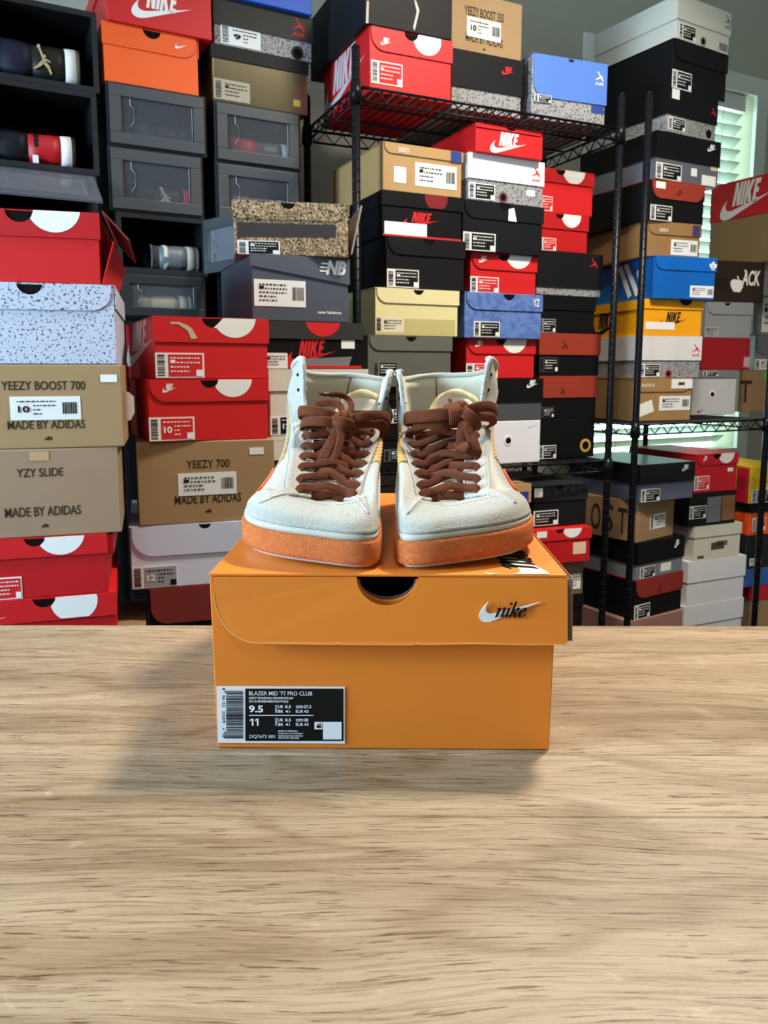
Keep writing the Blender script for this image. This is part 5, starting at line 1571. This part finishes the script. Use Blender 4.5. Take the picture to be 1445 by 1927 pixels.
def sole_outline(grow, n=120):
    R = [surf0(i * NST / n, 0) for i in range(n)]
    out = []
    for i in range(n):
        d_ = R[(i + 1) % n] - R[i - 1]; nn = Vector((d_.y, -d_.x, 0)).normalized()
        out.append((R[i], nn))
    sg = 1 if (out[int(n * 5 / NST)][1].x < 0) else -1
    return [(p.x + q.x * sg * grow, p.y + q.y * sg * grow) for p, q in out]


def spring(s): return .0012 * max(0.0, 1 - s / .075) ** 1.4


def ring_loft(name, rings, mat, parent, tf, smooth=True, cap_top=True, cap_bot=True):
    n = len(rings[0]); v = [tf(Vector(p)) for R_ in rings for p in R_]; f = []
    for i in range(len(rings) - 1):
        for k in range(n): f.append((i * n + k, i * n + (k + 1) % n, (i + 1) * n + (k + 1) % n, (i + 1) * n + k))
    if cap_bot: f.append(tuple(range(n - 1, -1, -1)))
    if cap_top: f.append(tuple(range((len(rings) - 1) * n, len(rings) * n)))
    return mesh_obj(name, v, f, mat, parent, smooth)


SHOE_Y = 0.4935
SHOE_Z = TABLE_Z + 0.0004 + HH + .0013


def build_shoe(label, ox, mir, seed, lean):
    root = empty('sneaker', (ox, SHOE_Y, SHOE_Z), 0, label, 'shoe', 'pair of mid top sneakers on the orange box')
    roll = lambda p: .062 * (.047 - p[0]) * (1 if p[1] < .05 else max(0.0, 1 - (p[1] - .05) / .09))     # the outer toe edge curls up
    tf = lambda p: Vector((p[0] * mir + lean * max(0.0, (p[2] - .04) / .10), p[1], p[2] + roll(p)))     # both ankles lean to the same side
    # sole unit
    o1 = sole_outline(.0030); o2 = sole_outline(.0022); o3 = sole_outline(.0005); o0 = sole_outline(-.0015)
    zt = lambda y: .0192 + .0088 * min(1, max(0, (y - .05) / .10))
    bot = lambda o, dz: [(x, y, spring(y) + dz) for x, y in o]
    top = lambda o, dz: [(x, y, zt(y) + dz) for x, y in o]
    mid = lambda oa, k: [(x, y, (spring(y) + .0022) * (1 - k) + k * zt(y)) for x, y in oa]
    ring_loft('outsole', [bot(o0, 0), bot(o0, .0008), bot(o3, .0016), bot(o3, .0022)], M_outsole, root, tf)
    ring_loft('midsole', [bot(o2, .0023), mid(o1, .07), mid(o1, .3), mid(o1, .6), mid(o1, .90), mid(o2, .985), top(o3, 0)], M_rubber, root, tf)
    foxo = sole_outline(.0010); foxi = sole_outline(-.0010)
    ring_loft('foxing_strip', [top(foxo, .0001), top(foxo, .0036), top(foxi, .0048), top(sole_outline(-.005), .0046)], M_fox, root, tf, cap_top=False)
    # upper
    nt_, nv_ = 156, 18
    v, f = [], []
    for i in range(nt_):
        for j in range(nv_ + 1): v.append(tf(surf0(i * NST / nt_, j / nv_)))
    g = lambda i, j: (i % nt_) * (nv_ + 1) + j
    for i in range(nt_):
        for j in range(nv_): f.append((g(i, j), g(i + 1, j), g(i + 1, j + 1), g(i, j + 1)))
    mesh_obj('upper', v, f, M_leather, root, True)
    TM = lambda k: NST - k
    # toe cap
    q = patch_mesh(-3.3, 3.3, .0, lambda s: .74 - .25 * abs(2 * s - 1) ** 3, .0011, 48, 12, tf)
    cap = mesh_obj('toe_cap', q[0], q[1], M_toe, root, True)
    st_ = MB()
    for i in range(34):
        t_ = -2.6 + 5.2 * i / 33
        s = abs(t_) / 3.3
        a_ = surf(t_, .66 - .25 * s ** 3, .0013); b_ = surf(t_ + .075, .66 - .25 * s ** 3, .0013)
        st_.tube([tf(a_), tf(b_)], .0003, 4)
    st_.build('stitching', M_fox, cap)
    # vamp band, smooth leather just before the throat
    # suede eyestays running up into the collar wings
    for side, sg in (('l', 1), ('m', -1)):
        T = (lambda k: k) if sg > 0 else TM
        lm_ = .08 if side == 'm' else 0.0
        lo = lambda s: (.30 + .42 * min(1, s / .10)) if s < .10 else .72 + lm_ - .10 * min(1, max(0, (s - .35) / .5)) - (lm_ if s > .8 else 0)
        q = patch_mesh(T(2.15), T(9.25), lambda s: lo(s), 1.0, .0016, 70, 10, tf)
        ey = mesh_obj('eyestay', q[0], q[1], M_suede, root, True)
        # raw edges: along the throat edge, the collar wing and across the front end
        pts = [surf(T(2.1 + 7.2 * i / 110), .995, .0008) for i in range(111)]
        rr_ = [.0012 + .0014 * max(0, (i - 72) / 38) for i in range(111)]
        rough_tube(pts, rr_, .00042, tf, 8, seed + 3).build('raw_edge', M_fray, ey, True)
        pts = [surf(T(2.12), .34 + .66 * i / 14, .0010) for i in range(15)]
        rough_tube(pts, .0013, .0006, tf, 8, seed + 5).build('raw_edge', M_fray, ey, True)
        sm = MB()
        for i in range(40):
            t_ = 3.0 + 5.9 * i / 39
            s = (t_ - 2.15) / 7.1
            sm.tube([tf(surf(T(t_), lo(s) + .05, .0018)), tf(surf(T(t_ + .09), lo(s) + .05, .0018))], .0003, 4)
        sm.build('stitching', M_fox, ey)
        # ribbed tan side panel and overlays on the quarter
        q = patch_mesh(T(4.9), T(9.6), lambda s: .22 + .10 * math.sin(math.pi * s), lambda s: .62 + 2 * lm_ - .04 * s, .0006, 30, 8, tf)
        mesh_obj('side_panel', q[0], q[1], M_mesh, root, True)
        q = patch_mesh(T(3.5), T(8.6), lambda s: .10 + .46 * s ** 1.6, lambda s: .10 + .46 * s ** 1.6 + .02 + .20 * math.sin(math.pi * min(1, .12 + s)) * (1 - s), .0018, 34, 6, tf)
        mesh_obj('swoosh', q[0], q[1], M_leather, root, True)
        if side == 'l':
            q = patch_mesh(T(4.15), T(5.5), lambda s: .24 + .06 * s, lambda s: .24 + .06 * s + .16 * math.sin(math.pi * (.12 + .88 * s)) + .01, .0022, 16, 4, tf)
            mesh_obj('orange_trim', q[0], q[1], M_orange_sw, root, True)
    # collar lining and padded rim (only behind the wings)
    ta, tb = 8.2, NST - 8.2
    v, f = [], []; n1, n2 = 90, 12
    cen = Vector((.016, .215, 0))
    def inner(t_, s):
        p = surf0(t_, 1.0 - .62 * s); c = Vector((.010, .205, p.z)); d_ = (c - p); d_.z = 0
        return p + d_.normalized() * (.0015 + .0050 * min(1, s * 5))
    for i in range(n1 + 1):
        for j in range(n2 + 1): v.append(tf(inner(ta + (tb - ta) * i / n1, j / n2)))
    for i in range(n1):
        for j in range(n2): k = i * (n2 + 1) + j; f.append((k, k + 1, k + n2 + 2, k + n2 + 1))
    ln = mesh_obj('collar_lining', v, f, M_lining, root, True)
    MB().tube([tf(surf(ta + .9 + (tb - ta - 1.8) * i / 70, .995, -.0012)) for i in range(71)], .0026, 8).build('collar_rim', M_leather, root, True)
    MB().tube([tf(inner(13.1, s / 8) + Vector((0, -.0006, 0))) for s in range(9)], .0005, 5).build('back_seam', card((84, 80, 70), .7), ln)
    # eyelets
    for k, T in enumerate((lambda q: q, TM)):
        for tt in (8.35, 8.75):
            p = surf(T(tt), .90, .0018); n_ = snorm(T(tt), .9) * NSGN
            MB().tube([tf(p), tf(p + n_ * .0004)], .0016, 10).build('eyelet', M_hole_shade, root)
    return root, tf, TM


def rowpts(T, i):
    return (2.98, 3.66, 4.34, 5.00, 5.65, 6.30, 6.95)[i]


def lace_up(root, tf, TM, seed, medial_first):
    rr = random.Random(seed)
    for i in range(7):
        tl = rowpts(None, i)
        eL = surf(tl - .26, .85, -.0006); eL1 = surf(tl - .10, .875, .0034); eL2 = surf(tl, .99, .0050)
        eM = surf(TM(tl - .26), .85, -.0006); eM1 = surf(TM(tl - .10), .875, .0034); eM2 = surf(TM(tl), .99, .0050)
        wd = Vector((0, .55, .83))
        if i == 0:
            cL = eL2.lerp(eM2, .5) + Vector((0, -.001, .003))
            ribbon('lace', [eL, eL1, eL2, cL, eM2, eM1, eM], [wd] * 7, .0068, .0019, root, tf)
            lo0, lo1 = surf(2.6, .97, -.001), surf(TM(2.6), .97, -.001)
            ribbon('lace', [lo0, lo0.lerp(eM2, .5) + Vector((0, 0, .000)), eM2 + Vector((0, .004, -.002))], [wd] * 3, .0066, .0018, root, tf)
            ribbon('lace', [lo1, lo1.lerp(eL2, .5) + Vector((0, .002, -.002)), eL2 + Vector((0, .004, -.003))], [wd] * 3, .0066, .0018, root, tf)
        nx = rowpts(None, min(i + 1, 6)) + (.5 if i == 6 else 0)
        if i < 7:
            fM = surf(TM(nx), 1.0, -.0015); fL = surf(nx, 1.0, -.0015)
            if i > 0 or True:
                up, dn = (Vector((0, -.0006, .0046)), Vector((0, .001, .0018)))
                if (i % 2 == 0) != medial_first: up, dn = dn, up
                if i > 0:
                    ribbon('lace', [eL, eL1, eL2, eL2.lerp(fM, .45) + up, eL2.lerp(fM, .8) + up * .5, fM], [wd] * 6, .0064, .0019, root, tf)
                    ribbon('lace', [eM, eM1, eM2, eM2.lerp(fL, .45) + dn, eM2.lerp(fL, .8) + dn * .5, fL], [wd] * 6, .0064, .0019, root, tf)


def tongue(root, mir, ox, px_c, top_y):
    """padded tongue under the laces; centre line in world space, from the throat base to its free top"""
    loc = Vector((ox, SHOE_Y, SHOE_Z))
    topc = at(px_c, top_y, .695) - loc
    base = Vector((.013 * mir, .058, .036))
    mids = [base, Vector((.0135 * mir, .085, .0430)), Vector((.0145 * mir, .112, .0535)), Vector((.0155 * mir, .140, .0680)), Vector(((.016 * mir) * .6 + topc.x * .4, .162, .0840)), topc - Vector((0, .008, .016)), topc]
    wds = [.014, .017, .0195, .022, .0235, .0225, .013]
    v, f = [], []; n1, n2 = 40, 14

    def sample(q):
        x = q * (len(mids) - 1); i = min(int(x), len(mids) - 2); t_ = x - i
        g = lambda L_, k: L_[max(0, min(len(L_) - 1, k))]
        return Vector(cr(g(mids, i - 1), g(mids, i), g(mids, i + 1), g(mids, i + 2), t_)), cr((g(wds, i - 1),), (g(wds, i),), (g(wds, i + 1),), (g(wds, i + 2),), t_)[0]
    for layer in (0, 1):
        for i in range(n1 + 1):
            q = i / n1; c, w_ = sample(q)
            if q > .93: w_ *= math.sqrt(max(0.05, 1 - ((q - .93) / .07) ** 2 * .55))
            for j in range(n2 + 1):
                a_ = (j / n2 * 2 - 1)
                dip = -.0035 * a_ * a_
                nrm = Vector((0, -.55, .83))
                v.append(c + Vector((a_ * w_, .006 * a_ * a_ * q, 0)) + nrm * (dip + (0 if layer == 0 else -.0045)))
    K = (n1 + 1) * (n2 + 1); g = lambda i, j, l: l * K + i * (n2 + 1) + j
    for i in range(n1):
        for j in range(n2):
            f.append((g(i, j, 0), g(i, j + 1, 0), g(i + 1, j + 1, 0), g(i + 1, j, 0))); f.append((g(i, j, 1), g(i + 1, j, 1), g(i + 1, j + 1, 1), g(i, j + 1, 1)))
    for i in range(n1):
        f.append((g(i, 0, 0), g(i + 1, 0, 0), g(i + 1, 0, 1), g(i, 0, 1))); f.append((g(i, n2, 0), g(i, n2, 1), g(i + 1, n2, 1), g(i + 1, n2, 0)))
    for j in range(n2):
        f.append((g(n1, j, 0), g(n1, j + 1, 0), g(n1, j + 1, 1), g(n1, j, 1)))
    tg = mesh_obj('tongue', v, f, M_tongue, root, True)
    # foam edge around the free end
    edge = []
    for i in range(26, n1 + 1): edge.append(Vector(v[g(i, 0, 0)]))
    edge += [Vector(v[g(n1, j, 0)]) for j in range(1, n2)]
    for i in range(n1, 25, -1): edge.append(Vector(v[g(i, n2, 0)]))
    MB().tube([p + Vector((0, .004, .0005)) for p in edge], .0054, 8).build('foam_edge', M_foam, tg, True)
    c, w_ = sample(.90)
    m_ = MB()
    m_.prism([(-w_ * .98, -.004), (-w_ * .45, -.003), (-w_ * .45, .008), (-w_ * .85, .008)], lambda x, z: (c.x + x, c.y - .0035 + z * .2, c.z + z + .001), lambda x, z: (c.x + x, c.y - .002 + z * .2, c.z + z))
    m_.build('tongue_tag', card((232, 206, 200), .6), tg)
    # leather lace keeper
    c, w_ = sample(.80)
    MB().box(c.x - .013, c.x + .013, c.y - .0075, c.y - .0045, c.z - .006, c.z + .006).build('lace_keeper', card((104, 58, 36), .6), tg)
    return tg


def bow(root, ox, parts):
    loc = Vector((ox, SHOE_Y, SHOE_Z)); idt = lambda p: p
    for name, width, thick, keys in parts:
        pts = [at(k[0], k[1], k[2]) - loc for k in keys]
        wd = [Vector(k[3]) for k in keys]
        ribbon(name, pts, wd, width, thick, root, idt, sub=6)


def knot(root, ox, px, py, Z, rx, ry, rz, seed):
    loc = Vector((ox, SHOE_Y, SHOE_Z)); c = at(px, py, Z) - loc
    rr = random.Random(seed); v, f, uv = [], [], []; n1, n2 = 20, 28
    for i in range(n1 + 1):
        th = math.pi * i / n1
        for j in range(n2):
            ph = 2 * math.pi * j / n2
            k = 1 + .06 * math.sin(3 * ph + seed) * math.sin(th) + .05 * math.cos(4 * th + seed)
            p = Vector((rx * math.cos(th) * k, ry * math.sin(th) * math.cos(ph) * k, rz * math.sin(th) * math.sin(ph) * k))
            v.append(c + p); uv.append((j / n2 * .03, i / n1))
    for i in range(n1):
        for j in range(n2): f.append((i * n2 + j, i * n2 + (j + 1) % n2, (i + 1) * n2 + (j + 1) % n2, (i + 1) * n2 + j))
    return mesh_obj('knot', v, f, M_lace, root, True, uvs=uv)


VU, HX = (0, .15, 1), (1, 0, 0)
OXA, OXB = -.0535, .0590
sa, tfa, TMa = build_shoe('left sneaker of the pair on the orange box, wide hanging lace loops', OXA, 1, 11, .0040)
lace_up(sa, tfa, TMa, 1, True)
tongue(sa, 1, OXA, 682, 745)
knot(sa, OXA, 645, 799, .627, .0130, .0090, .0118, 1)
bow(sa, OXA, [
    ('lace_loop', .0084, .0022, [(640, 788, .626, VU), (612, 777, .624, VU), (582, 773, .628, VU), (566, 773, .636, VU), (564, 779, .646, VU), (580, 786, .652, VU), (615, 790, .648, VU), (642, 794, .636, VU)]),
    ('lace_loop', .0084, .0022, [(640, 797, .622, VU), (610, 793, .620, VU), (584, 792, .626, VU), (569, 796, .636, (.25, .2, 1)), (572, 804, .646, (.3, .2, 1)), (600, 800, .650, VU), (640, 798, .640, VU)]),
    ('lace_loop', .0078, .0022, [(648, 794, .626, VU), (680, 784, .622, VU), (710, 781, .628, VU), (729, 785, .638, VU), (731, 797, .648, (-.2, .2, 1)), (712, 800, .652, VU), (680, 802, .646, VU), (650, 800, .636, VU)]),
    ('lace_loop', .0078, .0022, [(650, 800, .624, VU), (682, 797, .626, VU), (706, 797, .630, VU), (720, 806, .636, (.5, .2, .8)), (721, 820, .640, (.8, .2, .4)), (714, 828, .646, (.8, .2, .4))]),
    ('hanging_loop', .0092, .0022, [(642, 800, .617, HX), (630, 822, .610, HX), (614, 850, .602, HX), (606, 872, .597, HX), (608, 880, .602, HX), (618, 868, .607, HX), (634, 838, .614, HX), (644, 806, .622, HX)]),
    ('hanging_loop', .0062, .0022, [(640, 802, .615, HX), (641, 824, .608, (.8, .5, 0)), (634, 850, .600, (.9, .4, 0)), (624, 870, .594, HX), (619, 879, .598, HX), (624, 866, .605, HX), (638, 836, .612, HX)]),
    ('knot_wrap', .0090, .0024, [(622, 790, .630, VU), (630, 793, .618, VU), (646, 795, .614, (.3, .1, 1)), (660, 800, .618, (.5, .1, .9)), (664, 806, .630, (.5, .1, .9))]),
    ('lace_end', .0050, .0030, [(650, 788, .630, HX), (660, 770, .640, HX), (658, 755, .646, HX), (646, 745, .646, (.5, 0, .8)), (632, 742, .643, VU), (622, 743, .641, VU)]),
    ('lace_end', .0060, .0026, [(642, 786, .632, (.6, 0, .8)), (642, 768, .642, (.6, 0, .8)), (630, 759, .648, VU), (612, 758, .650, VU), (594, 761, .652, VU)]),
])
loc = Vector((OXA, SHOE_Y, SHOE_Z))
MB().tube([at(624, 743, .6415) - loc, at(610, 742, .639) - loc, at(599, 740.5, .637) - loc], .0016, 8).build('aglet', card((84, 44, 30), .4), sa, True)

sb, tfb, TMb = build_shoe('right sneaker of the pair on the orange box, knot turned to its outer side', OXB, -1, 23, .0105)
lace_up(sb, tfb, TMb, 2, False)
tongue(sb, -1, OXB, 860, 744)
knot(sb, OXB, 864, 777, .628, .0095, .0085, .0100, 2)
bow(sb, OXB, [
    ('lace_loop', .0104, .0024, [(858, 776, .622, VU), (828, 780, .620, VU), (795, 783, .624, VU), (768, 786, .632, VU), (764, 790, .644, VU), (790, 792, .652, VU), (830, 788, .648, VU), (860, 782, .638, VU)]),
    ('lace_loop', .0080, .0022, [(856, 794, .626, VU), (830, 800, .624, VU), (806, 799, .626, (.1, .2, 1)), (784, 801, .630, (.3, .2, .9)), (772, 810, .636, (.8, .2, .5)), (770, 822, .642, (.9, .2, .3))]),
    ('lace_loop', .0084, .0022, [(872, 776, .624, VU), (892, 768, .622, VU), (912, 764, .628, VU), (928, 766, .636, VU), (933, 774, .644, (-.1, .2, 1)), (920, 778, .650, VU), (895, 780, .646, VU), (872, 780, .638, VU)]),
    ('lace_loop', .0080, .0022, [(874, 784, .624, VU), (896, 784, .622, VU), (914, 784, .626, VU), (926, 788, .632, (.6, .2, .8)), (927, 798, .638, (.8, .2, .4)), (920, 802, .644, (.8, .2, .4))]),
    ('knot_wrap', .0110, .0026, [(846, 762, .640, (1, 0, .2)), (853, 764, .622, (1, 0, .25)), (857, 776, .614, (1, 0, .2)), (858, 792, .618, (1, 0, .1)), (857, 802, .632, (1, 0, .1))]),
    ('knot_wrap', .0098, .0024, [(864, 768, .630, (.7, 0, .7)), (872, 774, .616, (.75, 0, .65)), (884, 784, .612, (.85, 0, .55)), (894, 798, .616, (.9, 0, .4)), (892, 808, .628, (.9, 0, .4))]),
    ('hanging_loop', .0078, .0022, [(874, 794, .617, HX), (868, 812, .611, HX), (868, 828, .606, HX), (860, 842, .602, (.9, 0, .4))]),
    ('hanging_loop', .0090, .0022, [(880, 796, .616, HX), (884, 815, .609, HX), (892, 838, .603, HX), (896, 852, .600, HX), (890, 858, .606, HX), (884, 840, .612, HX), (878, 812, .618, HX)]),
    ('lace_end', .0096, .0022, [(866, 836, .604, (.9, 0, .4)), (872, 842, .598, (.85, 0, .5)), (868, 850, .596, (.85, 0, .5))]),
])
loc = Vector((OXB, SHOE_Y, SHOE_Z))
MB().tube([at(858, 768, .632) - loc, at(851, 758, .640) - loc, at(846, 753, .644) - loc], .0018, 8).build('aglet', card((84, 44, 30), .4), sb, True)
